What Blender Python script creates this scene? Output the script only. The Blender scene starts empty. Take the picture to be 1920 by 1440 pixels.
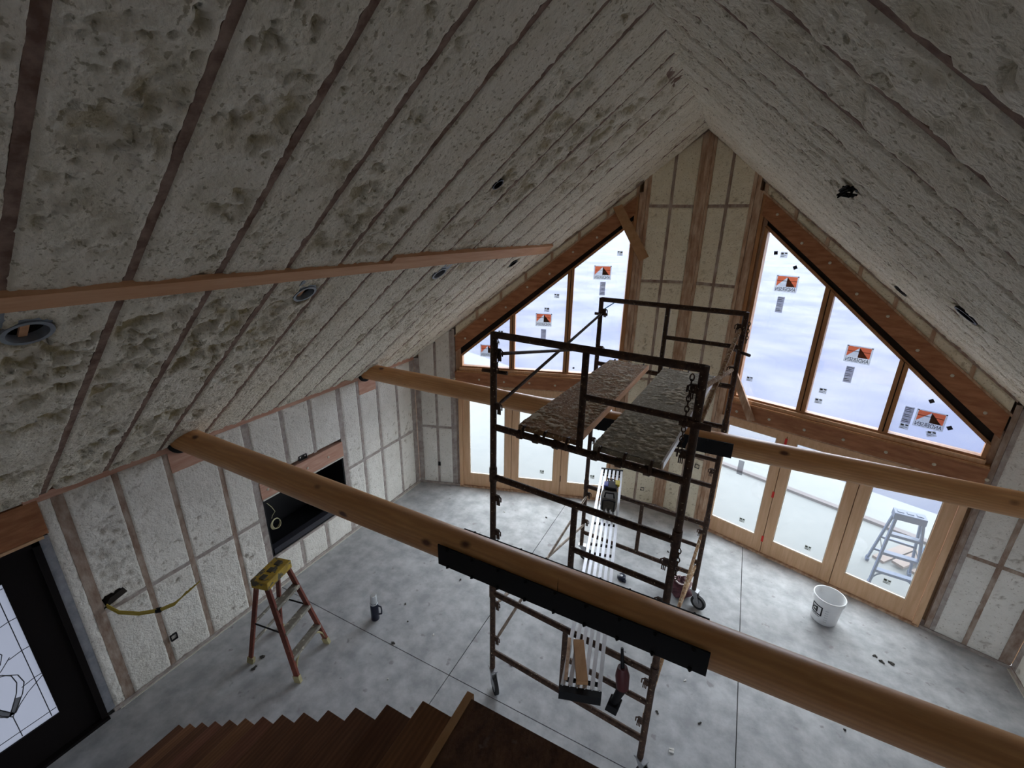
import bpy, math, random
import numpy as np
from math import sin, cos, radians, pi, sqrt, atan2, hypot
from mathutils import Vector, Matrix

random.seed(7)
S = bpy.context.scene
COL = S.collection

# ------------------------------------------------------------------ camera, light, exposure
CAM = np.array([4.957, 0.0, 4.70])
pitch, yaw, roll = radians(19.34), radians(26.59), radians(1.04)
fw = np.array([-sin(yaw)*cos(pitch), cos(yaw)*cos(pitch), -sin(pitch)])
rt = np.array([cos(yaw), sin(yaw), 0.0])
up = np.cross(rt, fw)
rt2 = cos(roll)*rt + sin(roll)*up
up2 = -sin(roll)*rt + cos(roll)*up
cd = bpy.data.cameras.new('camera')
cd.sensor_width = 36.0
cd.lens = 841.7*36/1920
cd.clip_start = 0.02
cam = bpy.data.objects.new('camera', cd)
cam.matrix_world = Matrix(((rt2[0], up2[0], -fw[0], CAM[0]), (rt2[1], up2[1], -fw[1], CAM[1]),
                           (rt2[2], up2[2], -fw[2], CAM[2]), (0, 0, 0, 1)))
COL.objects.link(cam)
S.camera = cam

SKY = 2.6
EXPOSURE = 2.05
w = bpy.data.worlds.new('overcast_sky')
S.world = w
w.use_nodes = True
nt = w.node_tree
nt.nodes.clear()
wo = nt.nodes.new('ShaderNodeOutputWorld')
wb = nt.nodes.new('ShaderNodeBackground')
wtc = nt.nodes.new('ShaderNodeTexCoord')
wn = nt.nodes.new('ShaderNodeTexNoise')
wn.inputs['Scale'].default_value = 2.2
wn.inputs['Detail'].default_value = 4
wr = nt.nodes.new('ShaderNodeValToRGB')
wr.color_ramp.elements[0].position = 0.35
wr.color_ramp.elements[0].color = (0.86, 0.92, 1.0, 1)
wr.color_ramp.elements[1].position = 0.65
wr.color_ramp.elements[1].color = (1.0, 1.0, 1.0, 1)
nt.links.new(wtc.outputs['Generated'], wn.inputs['Vector'])
nt.links.new(wn.outputs['Fac'], wr.inputs['Fac'])
nt.links.new(wr.outputs['Color'], wb.inputs['Color'])
wb.inputs['Strength'].default_value = SKY
nt.links.new(wb.outputs[0], wo.inputs[0])
S.view_settings.view_transform = 'Standard'
S.view_settings.look = 'None'
S.view_settings.gamma = 1.0
S.view_settings.use_curve_mapping = False
S.view_settings.exposure = EXPOSURE
S.cycles.max_bounces = 14
S.cycles.diffuse_bounces = 8
S.cycles.glossy_bounces = 4
S.cycles.transmission_bounces = 6
S.cycles.transparent_max_bounces = 12
S.cycles.sample_clamp_indirect = 8.0
S.cycles.use_denoising = True
try:
    S.cycles.denoiser = 'OPENIMAGEDENOISE'
except Exception:
    pass

# ------------------------------------------------------------------ room numbers (metres)
HW = 2.507           # side wall height
XR = 8.414           # room width
XM = XR/2
ZR = 5.982           # ridge height
YA = 7.352           # ridge end of the prow wall
YC = 6.003           # corners of the prow wall
YB = -3.2            # back wall
LN = hypot(XM, YA-YC)
UL = np.array([-XM, YC-YA])/LN
UR = np.array([XM, YC-YA])/LN
SL = (ZR-HW)/XM      # roof slope
CN = sqrt(1+SL*SL)


def PL(s, z, d):     # left half of the prow wall: s from the middle, z up, d into the room
    return (XM+UL[0]*s-UL[1]*d, YA+UL[1]*s+UL[0]*d, z)


def PR(s, z, d):
    return (XM+UR[0]*s+UR[1]*d, YA+UR[1]*s-UR[0]*d, z)


def WL(y, z, d):
    return (d, y, z)


def WR(y, z, d):
    return (XR-d, y, z)


def WB(x, z, d):
    return (x, YB+d, z)


def CLM(y, x, d):    # left roof slope: d down into the room
    return (x+d*SL/CN, y, HW+SL*x-d/CN)


def CRM(y, x, d):
    return (XR-x-d*SL/CN, y, HW+SL*x-d/CN)


def IDM(x, y, z):
    return (x, y, z)


# ------------------------------------------------------------------ materials
MATS = {}


def mat(name, color, rough=0.8, metal=0.0, var=None, scale=8.0, detail=5, stretch=None, bump=0.0, bscale=40.0,
        rings=None, attr=None, spec=0.4, fleck=None, trans=None, bdist=0.01):
    """procedural material. var: second colour mixed by noise; fleck: (colour, scale, threshold) spots; attr: colour in pits"""
    m = bpy.data.materials.new(name)
    m.use_nodes = True
    n = m.node_tree
    b = n.nodes['Principled BSDF']
    b.inputs['Roughness'].default_value = rough
    b.inputs['Metallic'].default_value = metal
    b.inputs['Specular IOR Level'].default_value = spec
    tc = n.nodes.new('ShaderNodeTexCoord')
    src = tc.outputs['Object']
    if stretch:
        mp = n.nodes.new('ShaderNodeMapping')
        mp.inputs['Scale'].default_value = stretch
        n.links.new(src, mp.inputs['Vector'])
        src = mp.outputs['Vector']
    last = None
    c4 = tuple(color)+(1,)
    if var is not None:
        no = n.nodes.new('ShaderNodeTexNoise')
        no.inputs['Scale'].default_value = scale
        no.inputs['Detail'].default_value = detail
        no.inputs['Roughness'].default_value = 0.62
        n.links.new(src, no.inputs['Vector'])
        r = n.nodes.new('ShaderNodeValToRGB')
        r.color_ramp.elements[0].position = 0.36
        r.color_ramp.elements[0].color = c4
        r.color_ramp.elements[1].position = 0.66
        r.color_ramp.elements[1].color = tuple(var)+(1,)
        n.links.new(no.outputs['Fac'], r.inputs['Fac'])
        last = r.outputs['Color']
    if rings is not None:
        wv = n.nodes.new('ShaderNodeTexWave')
        wv.wave_type = 'BANDS'
        wv.bands_direction = rings[3] if len(rings) > 3 else 'X'
        wv.inputs['Scale'].default_value = rings[1]
        wv.inputs['Distortion'].default_value = rings[2]
        wv.inputs['Detail'].default_value = 3
        wv.inputs['Detail Scale'].default_value = 1.4
        n.links.new(src, wv.inputs['Vector'])
        mx = n.nodes.new('ShaderNodeMix')
        mx.data_type = 'RGBA'
        rr = n.nodes.new('ShaderNodeMath')
        rr.operation = 'MULTIPLY'
        rr.inputs[1].default_value = 0.55
        n.links.new(wv.outputs['Fac'], rr.inputs[0])
        n.links.new(rr.outputs[0], mx.inputs['Factor'])
        if last:
            n.links.new(last, mx.inputs['A'])
        else:
            mx.inputs['A'].default_value = c4
        mx.inputs['B'].default_value = tuple(rings[0])+(1,)
        last = mx.outputs['Result']
    if fleck is not None:
        no = n.nodes.new('ShaderNodeTexNoise')
        no.inputs['Scale'].default_value = fleck[1]
        no.inputs['Detail'].default_value = 3
        n.links.new(tc.outputs['Object'], no.inputs['Vector'])
        r = n.nodes.new('ShaderNodeValToRGB')
        r.color_ramp.elements[0].position = fleck[2]
        r.color_ramp.elements[0].color = (0, 0, 0, 1)
        r.color_ramp.elements[1].position = min(1.0, fleck[2]+0.05)
        r.color_ramp.elements[1].color = (1, 1, 1, 1)
        n.links.new(no.outputs['Fac'], r.inputs['Fac'])
        mx = n.nodes.new('ShaderNodeMix')
        mx.data_type = 'RGBA'
        n.links.new(r.outputs['Color'], mx.inputs['Factor'])
        if last:
            n.links.new(last, mx.inputs['A'])
        else:
            mx.inputs['A'].default_value = c4
        mx.inputs['B'].default_value = tuple(fleck[0])+(1,)
        last = mx.outputs['Result']
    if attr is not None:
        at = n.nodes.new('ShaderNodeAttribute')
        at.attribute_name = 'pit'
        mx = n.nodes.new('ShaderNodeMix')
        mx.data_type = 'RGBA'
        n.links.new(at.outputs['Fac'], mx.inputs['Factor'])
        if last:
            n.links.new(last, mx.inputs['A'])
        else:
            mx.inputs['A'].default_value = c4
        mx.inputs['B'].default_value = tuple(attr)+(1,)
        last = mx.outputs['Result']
    if last:
        n.links.new(last, b.inputs['Base Color'])
    else:
        b.inputs['Base Color'].default_value = c4
    if bump > 0:
        nb = n.nodes.new('ShaderNodeTexNoise')
        nb.inputs['Scale'].default_value = bscale
        nb.inputs['Detail'].default_value = 6
        n.links.new(src, nb.inputs['Vector'])
        bp = n.nodes.new('ShaderNodeBump')
        bp.inputs['Strength'].default_value = min(1.0, bump)
        bp.inputs['Distance'].default_value = bdist
        n.links.new(nb.outputs['Fac'], bp.inputs['Height'])
        n.links.new(bp.outputs[0], b.inputs['Normal'])
    MATS[name] = m
    return m


def paper_mat(name, color):
    m = bpy.data.materials.new(name)
    m.use_nodes = True
    n = m.node_tree
    n.nodes.clear()
    out = n.nodes.new('ShaderNodeOutputMaterial')
    df = n.nodes.new('ShaderNodeBsdfDiffuse')
    df.inputs[0].default_value = tuple(color)+(1,)
    tl = n.nodes.new('ShaderNodeBsdfTransparent')
    tl.inputs[0].default_value = tuple(min(1, c*1.1) for c in color)+(1,)
    mx = n.nodes.new('ShaderNodeMixShader')
    mx.inputs[0].default_value = 0.85
    n.links.new(df.outputs[0], mx.inputs[1])
    n.links.new(tl.outputs[0], mx.inputs[2])
    n.links.new(mx.outputs[0], out.inputs[0])
    MATS[name] = m
    return m


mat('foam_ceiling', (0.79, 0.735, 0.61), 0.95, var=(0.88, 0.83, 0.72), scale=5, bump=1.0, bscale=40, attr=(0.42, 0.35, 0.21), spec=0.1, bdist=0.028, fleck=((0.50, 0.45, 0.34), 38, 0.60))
mat('foam_wall', (0.74, 0.72, 0.665), 0.95, var=(0.82, 0.80, 0.75), scale=4, bump=0.8, bscale=50, bdist=0.014, attr=(0.36, 0.32, 0.26), spec=0.1, fleck=((0.54, 0.51, 0.45), 45, 0.63))
mat('foam_gable', (0.80, 0.73, 0.56), 0.95, var=(0.87, 0.81, 0.65), scale=5, bump=0.8, bscale=50, bdist=0.014, attr=(0.36, 0.29, 0.16), spec=0.1, fleck=((0.58, 0.50, 0.35), 45, 0.62))
mat('dusty_stud', (0.24, 0.16, 0.12), 0.9, var=(0.44, 0.36, 0.30), scale=14, stretch=(1, 1, 0.4), bump=0.3)
mat('rafter_wood', (0.15, 0.085, 0.062), 0.9, var=(0.32, 0.23, 0.185), scale=11, bump=0.4)
mat('grey_stud', (0.30, 0.25, 0.23), 0.9, var=(0.46, 0.42, 0.39), scale=12, bump=0.3)
mat('gable_stud', (0.36, 0.21, 0.125), 0.85, var=(0.62, 0.46, 0.33), scale=16, stretch=(1, 1, 0.25), bump=0.3)
mat('beam_brown', (0.27, 0.105, 0.042), 0.6, var=(0.42, 0.185, 0.085), scale=9, stretch=(0.5, 0.5, 2.5), bump=0.15)
mat('pink_header', (0.47, 0.25, 0.18), 0.75, var=(0.58, 0.36, 0.27), scale=10, stretch=(1, 0.3, 3), bump=0.1)
mat('fir_board', (0.56, 0.29, 0.15), 0.7, var=(0.66, 0.38, 0.22), scale=6, stretch=(3, 0.3, 3), bump=0.1)
mat('pine_frame', (0.60, 0.37, 0.21), 0.5, var=(0.70, 0.46, 0.28), scale=7, stretch=(4, 4, 0.35), bump=0.05, spec=0.35)
mat('window_wood', (0.35, 0.16, 0.06), 0.55, var=(0.45, 0.23, 0.10), scale=8, stretch=(4, 4, 0.5))
mat('dark_gap', (0.02, 0.015, 0.012), 0.9)
mat('sheathing', (0.30, 0.20, 0.12), 0.9, var=(0.40, 0.28, 0.17), scale=20)
mat('black_paint', (0.012, 0.011, 0.012), 0.5)
mat('black_box', (0.008, 0.008, 0.010), 0.45)
mat('fireplace_lip', (0.035, 0.035, 0.045), 0.4)
mat('black_steel', (0.010, 0.010, 0.011), 0.6, spec=0.15)
mat('door_dark', (0.008, 0.006, 0.006), 0.6, spec=0.15)
mat('rust_steel', (0.032, 0.016, 0.010), 0.65, metal=0.2, var=(0.085, 0.045, 0.027), scale=22, fleck=((0.42, 0.35, 0.24), 55, 0.66), bump=0.4, bscale=70)
mat('foamed_brace', (0.20, 0.09, 0.04), 0.85, var=(0.45, 0.30, 0.16), scale=20, fleck=((0.6, 0.52, 0.38), 30, 0.58), bump=0.9, bscale=45)
mat('brace_grey', (0.20, 0.16, 0.13), 0.5, metal=0.5, var=(0.36, 0.30, 0.25), scale=25)
mat('zinc', (0.45, 0.46, 0.48), 0.4, metal=0.8, var=(0.35, 0.36, 0.38), scale=12)
mat('can_metal', (0.30, 0.34, 0.38), 0.5, metal=0.4, var=(0.22, 0.25, 0.29), scale=10)
mat('aluminium', (0.70, 0.73, 0.78), 0.35, metal=0.55, var=(0.80, 0.82, 0.86), scale=10)
mat('plank_brown', (0.19, 0.10, 0.048), 0.9, var=(0.34, 0.20, 0.11), scale=9, fleck=((0.66, 0.56, 0.42), 48, 0.58), bump=0.5, bscale=40, attr=(0.60, 0.54, 0.43))
mat('plank_grey', (0.20, 0.175, 0.13), 0.9, var=(0.32, 0.29, 0.23), scale=9, fleck=((0.56, 0.52, 0.42), 48, 0.60), bump=0.5, bscale=40, attr=(0.58, 0.53, 0.44))
mat('tread_wood', (0.115, 0.045, 0.020), 0.55, var=(0.19, 0.080, 0.038), scale=5, stretch=(4, 0.5, 3), rings=((0.08, 0.03, 0.013), 3, 5), bump=0.1)
mat('tread_wood_light', (0.20, 0.088, 0.038), 0.55, var=(0.28, 0.13, 0.060), scale=5, stretch=(4, 0.5, 3), rings=((0.13, 0.055, 0.024), 3, 5), bump=0.1)
mat('tread_wood_red', (0.16, 0.058, 0.032), 0.55, var=(0.23, 0.095, 0.055), scale=5, stretch=(4, 0.5, 3), rings=((0.11, 0.042, 0.022), 3, 5), bump=0.1)
mat('landing_board', (0.060, 0.026, 0.013), 0.85, var=(0.13, 0.062, 0.034), scale=16, stretch=(1.5, 0.7, 1), fleck=((0.16, 0.11, 0.10), 9, 0.66), bump=0.5)
mat('edge_board', (0.36, 0.19, 0.08), 0.75, var=(0.45, 0.26, 0.13), scale=12, stretch=(1, 0.4, 1), bump=0.2)
mat('concrete', (0.32, 0.33, 0.345), 0.62, var=(0.52, 0.53, 0.545), scale=4.5, detail=9, bump=0.12, bscale=12, fleck=((0.30, 0.29, 0.30), 7, 0.66), spec=0.45)
mat('concrete_base', (0.04, 0.04, 0.04), 0.95)
mat('deck_concrete', (0.072, 0.077, 0.079), 0.8, var=(0.080, 0.085, 0.086), scale=1.5)
mat('deck_edge', (0.042, 0.033, 0.035), 0.8, var=(0.052, 0.042, 0.046), scale=5)
mat('snow_ground', (0.0105, 0.0155, 0.042), 0.8, var=(0.050, 0.051, 0.060), scale=0.22, detail=3)
mat('fiberglass_red', (0.14, 0.030, 0.018), 0.5, var=(0.19, 0.055, 0.035), scale=14, fleck=((0.35, 0.27, 0.17), 28, 0.68))
mat('ladder_yellow', (0.50, 0.34, 0.03), 0.55, var=(0.30, 0.20, 0.03), scale=9, fleck=((0.10, 0.09, 0.06), 14, 0.52), bump=0.2)
mat('ladder_step', (0.30, 0.29, 0.25), 0.55, metal=0.3, var=(0.20, 0.18, 0.15), scale=12, fleck=((0.55, 0.52, 0.42), 22, 0.60))
mat('ladder_foot', (0.42, 0.38, 0.20), 0.7, var=(0.30, 0.26, 0.15), scale=15)
mat('ladder_blue', (0.009, 0.024, 0.072), 0.5, var=(0.014, 0.034, 0.09), scale=5)
mat('bucket_white', (0.78, 0.79, 0.80), 0.4, var=(0.72, 0.73, 0.75), scale=4)
mat('ink', (0.01, 0.01, 0.012), 0.6)
mat('faint_ink', (0.50, 0.50, 0.52), 0.6)
paper_mat('paper', (0.76, 0.77, 0.76))
paper_mat('paper_grey', (0.58, 0.58, 0.60))
paper_mat('print_orange', (0.90, 0.45, 0.30))
paper_mat('print_dark', (0.22, 0.22, 0.19))
mat('red_tag', (0.65, 0.03, 0.02), 0.6)
mat('flask_navy', (0.012, 0.016, 0.035), 0.35)
mat('flask_silver', (0.70, 0.73, 0.75), 0.25, metal=0.6)
mat('tool_black', (0.005, 0.005, 0.006), 0.55, spec=0.2)
mat('tool_olive', (0.045, 0.038, 0.025), 0.6, var=(0.07, 0.06, 0.04), scale=20)
mat('tool_red', (0.06, 0.006, 0.008), 0.45)
mat('tool_blue', (0.05, 0.07, 0.42), 0.4)
mat('tool_yellow', (0.55, 0.45, 0.03), 0.5)
mat('bag_maroon', (0.045, 0.010, 0.016), 0.6, var=(0.12, 0.04, 0.05), scale=12, stretch=(1, 1, 3))
mat('bag_plastic', (0.55, 0.42, 0.42), 0.3)
mat('rubber', (0.02, 0.02, 0.022), 0.7)
mat('cable_yellow', (0.42, 0.32, 0.05), 0.5)
mat('cable_cream', (0.55, 0.52, 0.33), 0.5)
mat('house_wrap', (0.19, 0.20, 0.23), 0.6, var=(0.30, 0.31, 0.34), scale=9, bump=0.4, bscale=20)
mat('lead_came', (0.03, 0.03, 0.035), 0.5)
mat('plug_foam', (0.58, 0.54, 0.44), 0.9)
mat('scrap_white', (0.70, 0.69, 0.66), 0.9)
mat('scrap_dark', (0.05, 0.045, 0.04), 0.9)
mat('strip_light', (0.62, 0.60, 0.54), 0.8)
mat('tarp_light', (0.10, 0.40, 0.75), 0.6)
mat('tarp_blue', (0.02, 0.07, 0.17), 0.5, var=(0.03, 0.10, 0.19), scale=6)
mat('lumber', (0.085, 0.062, 0.055), 0.8, var=(0.10, 0.078, 0.07), scale=6)


def log_material():
    m = mat('log_wood', (0.50, 0.240, 0.088), 0.42, var=(0.64, 0.355, 0.150), scale=6, stretch=(0.35, 3, 3),
            rings=((0.44, 0.215, 0.085), 4.0, 4.5, 'Z'), bump=0.05, spec=0.5)
    n = m.node_tree
    b = n.nodes['Principled BSDF']
    prev = b.inputs['Base Color'].links[0].from_socket
    tc = n.nodes.new('ShaderNodeTexCoord')
    mp = n.nodes.new('ShaderNodeMapping')
    mp.inputs['Scale'].default_value = (2.6, 4.5, 4.5)
    n.links.new(tc.outputs['Object'], mp.inputs['Vector'])
    vo = n.nodes.new('ShaderNodeTexVoronoi')
    vo.inputs['Scale'].default_value = 1.0
    n.links.new(mp.outputs['Vector'], vo.inputs['Vector'])
    r = n.nodes.new('ShaderNodeValToRGB')
    r.color_ramp.elements[0].position = 0.07
    r.color_ramp.elements[0].color = (1, 1, 1, 1)
    r.color_ramp.elements[1].position = 0.15
    r.color_ramp.elements[1].color = (0, 0, 0, 1)
    n.links.new(vo.outputs['Distance'], r.inputs['Fac'])
    mx = n.nodes.new('ShaderNodeMix')
    mx.data_type = 'RGBA'
    n.links.new(r.outputs['Color'], mx.inputs['Factor'])
    n.links.new(prev, mx.inputs['A'])
    mx.inputs['B'].default_value = (0.10, 0.03, 0.012, 1)
    n.links.new(mx.outputs['Result'], b.inputs['Base Color'])


log_material()


def glass_mat(name, tint, milky, milk_col, gloss=0.05, haze_scale=None):
    m = bpy.data.materials.new(name)
    m.use_nodes = True
    n = m.node_tree
    n.nodes.clear()
    out = n.nodes.new('ShaderNodeOutputMaterial')
    tr = n.nodes.new('ShaderNodeBsdfTransparent')
    tr.inputs[0].default_value = tuple(tint)+(1,)
    gl = n.nodes.new('ShaderNodeBsdfGlossy')
    gl.inputs['Roughness'].default_value = 0.05
    m1 = n.nodes.new('ShaderNodeMixShader')
    m1.inputs[0].default_value = gloss
    n.links.new(tr.outputs[0], m1.inputs[1])
    n.links.new(gl.outputs[0], m1.inputs[2])
    last = m1
    if milky > 0:
        tl = n.nodes.new('ShaderNodeBsdfTranslucent')
        tl.inputs[0].default_value = tuple(milk_col)+(1,)
        m2 = n.nodes.new('ShaderNodeMixShader')
        m2.inputs[0].default_value = milky
        n.links.new(last.outputs[0], m2.inputs[1])
        n.links.new(tl.outputs[0], m2.inputs[2])
        last = m2
    n.links.new(last.outputs[0], out.inputs[0])
    MATS[name] = m


glass_mat('film_glass', (0.90, 0.93, 0.98), 0.025, (0.80, 0.86, 1.0))
glass_mat('door_glass', (0.93, 0.96, 0.97), 0.02, (0.9, 0.95, 1.0))
glass_mat('leaded_glass', (0.45, 0.48, 0.54), 0.85, (0.23, 0.237, 0.26))


# ------------------------------------------------------------------ mesh helpers
class MB:
    def __init__(self):
        self.v = []
        self.f = []

    def add(self, vs, fs):
        o = len(self.v)
        self.v += [tuple(map(float, p)) for p in vs]
        self.f += [tuple(i+o for i in q) for q in fs]
        return self

    def box(self, M, u0, u1, v0, v1, d0, d1):
        P = [M(u, v, d) for d in (d0, d1) for (u, v) in ((u0, v0), (u1, v0), (u1, v1), (u0, v1))]
        return self.add(P, [(0, 3, 2, 1), (4, 5, 6, 7), (0, 1, 5, 4), (1, 2, 6, 5), (2, 3, 7, 6), (3, 0, 4, 7)])

    def prism(self, M, poly, d0, d1):
        n = len(poly)
        P = [M(u, v, d0) for u, v in poly]+[M(u, v, d1) for u, v in poly]
        F = [tuple(range(n))[::-1], tuple(range(n, 2*n))]
        F += [(i, (i+1) % n, n+(i+1) % n, n+i) for i in range(n)]
        return self.add(P, F)

    def obox(self, c, ax, ay, az):
        """box with centre c and half-extent vectors"""
        c, ax, ay, az = map(np.array, (c, ax, ay, az))
        P = [c+i*ax+j*ay+k*az for k in (-1, 1) for (i, j) in ((-1, -1), (1, -1), (1, 1), (-1, 1))]
        return self.add(P, [(0, 3, 2, 1), (4, 5, 6, 7), (0, 1, 5, 4), (1, 2, 6, 5), (2, 3, 7, 6), (3, 0, 4, 7)])

    def bar(self, a, b, wd, th, upv=(0, 0, 1)):
        """rectangular bar from a to b; wd across, th along upv"""
        a, b = np.array(a, float), np.array(b, float)
        t = (b-a)/np.linalg.norm(b-a)
        s = np.cross(t, upv)
        if np.linalg.norm(s) < 1e-4:
            s = np.cross(t, (1, 0, 0))
        s /= np.linalg.norm(s)
        u = np.cross(s, t)
        return self.obox((a+b)/2, (b-a)/2, s*wd/2, u*th/2)

    def tube(self, pts, r, n=10, cap=True):
        pts = [np.array(p, float) for p in pts]
        rs = r if isinstance(r, (list, tuple)) else [r]*len(pts)
        V = []
        prev = None
        for i, p in enumerate(pts):
            t = pts[min(i+1, len(pts)-1)]-pts[max(i-1, 0)]
            t = t/(np.linalg.norm(t)+1e-12)
            if prev is None:
                s = np.cross(t, (0, 0, 1.0))
                if np.linalg.norm(s) < 1e-3:
                    s = np.cross(t, (1.0, 0, 0))
            else:
                s = prev-t*(prev@t)
            s = s/np.linalg.norm(s)
            prev = s
            u = np.cross(t, s)
            for k in range(n):
                a = 2*pi*k/n
                V.append(p+rs[i]*(cos(a)*s+sin(a)*u))
        F = []
        for i in range(len(pts)-1):
            for k in range(n):
                F.append((i*n+k, i*n+(k+1) % n, (i+1)*n+(k+1) % n, (i+1)*n+k))
        if cap:
            F.append(tuple(range(n))[::-1])
            F.append(tuple((len(pts)-1)*n+k for k in range(n)))
        return self.add(V, F)

    def lathe(self, c, prof, n=24, ax=(0, 0, 1), cap=True):
        """prof: list of (radius, height along axis)"""
        c = np.array(c, float)
        ax = np.array(ax, float)
        ax /= np.linalg.norm(ax)
        s = np.cross(ax, (0, 0, 1.0))
        if np.linalg.norm(s) < 1e-3:
            s = np.array([1.0, 0, 0])
        s /= np.linalg.norm(s)
        u = np.cross(ax, s)
        V = []
        for r, h in prof:
            for k in range(n):
                a = 2*pi*k/n
                V.append(c+ax*h+r*(cos(a)*s+sin(a)*u))
        F = []
        for i in range(len(prof)-1):
            for k in range(n):
                F.append((i*n+k, i*n+(k+1) % n, (i+1)*n+(k+1) % n, (i+1)*n+k))
        if cap:
            if prof[0][0] > 1e-5:
                F.append(tuple(range(n))[::-1])
            if prof[-1][0] > 1e-5:
                F.append(tuple((len(prof)-1)*n+k for k in range(n)))
        return self.add(V, F)

    def torus(self, c, R, r, ax, n=20, m=6, sq=1.0, long=None):
        c = np.array(c, float)
        ax = np.array(ax, float)
        ax /= np.linalg.norm(ax)
        s = np.array(long, float) if long is not None else np.cross(ax, (0.3, 0.1, 1.0))
        s = s-ax*(s@ax)
        s /= np.linalg.norm(s)
        u = np.cross(ax, s)
        V = []
        for i in range(n):
            a = 2*pi*i/n
            rad = cos(a)*s+sin(a)*sq*u
            ce = c+R*rad
            rn = rad/np.linalg.norm(rad)
            for j in range(m):
                b = 2*pi*j/m
                V.append(ce+r*(cos(b)*rn+sin(b)*ax))
        F = [(i*m+j, ((i+1) % n)*m+j, ((i+1) % n)*m+(j+1) % m, i*m+(j+1) % m) for i in range(n) for j in range(m)]
        return self.add(V, F)

    def build(self, name, material, parent=None, smooth=False, bevel=0.0, label=None, kind=None):
        me = bpy.data.meshes.new(name)
        off = np.array(parent['_o']) if parent is not None and '_o' in parent else np.zeros(3)
        V = np.array(self.v)-off
        me.from_pydata(V.tolist(), [], self.f)
        me.update()
        ob = bpy.data.objects.new(name, me)
        me.materials.append(MATS[material])
        COL.objects.link(ob)
        if parent is not None:
            ob.parent = parent
            if '_o' in parent:
                ob['_o'] = parent['_o']
        fix_normals(me)
        if smooth:
            me.polygons.foreach_set('use_smooth', [True]*len(me.polygons))
            try:
                me.set_sharp_from_angle(angle=radians(40))
            except Exception:
                pass
        if bevel > 0:
            bv = ob.modifiers.new('bevel', 'BEVEL')
            bv.width = bevel
            bv.segments = 2
            bv.limit_method = 'ANGLE'
        if label:
            ob['label'] = label
        if kind:
            ob['kind'] = kind
        return ob


import bmesh


def fix_normals(me):
    bm = bmesh.new()
    bm.from_mesh(me)
    bmesh.ops.recalc_face_normals(bm, faces=bm.faces)
    bm.to_mesh(me)
    bm.free()


def empty(name, loc, label=None, cat=None, group=None, kind=None, parent=None):
    o = bpy.data.objects.new(name, None)
    o.empty_display_size = 0.1
    COL.objects.link(o)
    if parent is None:
        o.location = loc
        o['_o'] = tuple(float(x) for x in loc)
    if label:
        o['label'] = label
    if cat:
        o['category'] = cat
    if group:
        o['group'] = group
    if kind:
        o['kind'] = kind
    return o


def tag(o, label, cat, group=None, kind=None):
    o['label'] = label
    o['category'] = cat
    if group:
        o['group'] = group
    if kind:
        o['kind'] = kind
    return o


def copy_tree(o, parent=None):
    c = o.copy()
    COL.objects.link(c)
    if parent is not None:
        c.parent = parent
    for ch in [x for x in COL.objects if x.parent == o]:
        copy_tree(ch, c)
    return c


# ------------------------------------------------------------------ numpy noise
def _hash(ix, iy, seed):
    h = (ix.astype(np.int64)*374761393+iy.astype(np.int64)*668265263+seed*1442695041) & 0xffffffff
    h = ((h ^ (h >> 13))*1274126177) & 0xffffffff
    return ((h ^ (h >> 16)) & 0xffff)/65535.0


def vn(x, y, seed=0):
    ix, iy = np.floor(x), np.floor(y)
    fx, fy = x-ix, y-iy
    fx, fy = fx*fx*(3-2*fx), fy*fy*(3-2*fy)
    a = _hash(ix, iy, seed)
    b = _hash(ix+1, iy, seed)
    c = _hash(ix, iy+1, seed)
    d = _hash(ix+1, iy+1, seed)
    return (a*(1-fx)+b*fx)*(1-fy)+(c*(1-fx)+d*fx)*fy


def fbm(x, y, seed=0, o=4):
    s = 0
    a = 0.5
    t = 0
    for i in range(o):
        s = s+a*vn(x*2**i+17.3*i, y*2**i-9.1*i, seed+i)
        t += a
        a *= 0.55
    return s/t


def sstep(a, b, x):
    t = np.clip((x-a)/(b-a), 0, 1)
    return t*t*(3-2*t)


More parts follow.
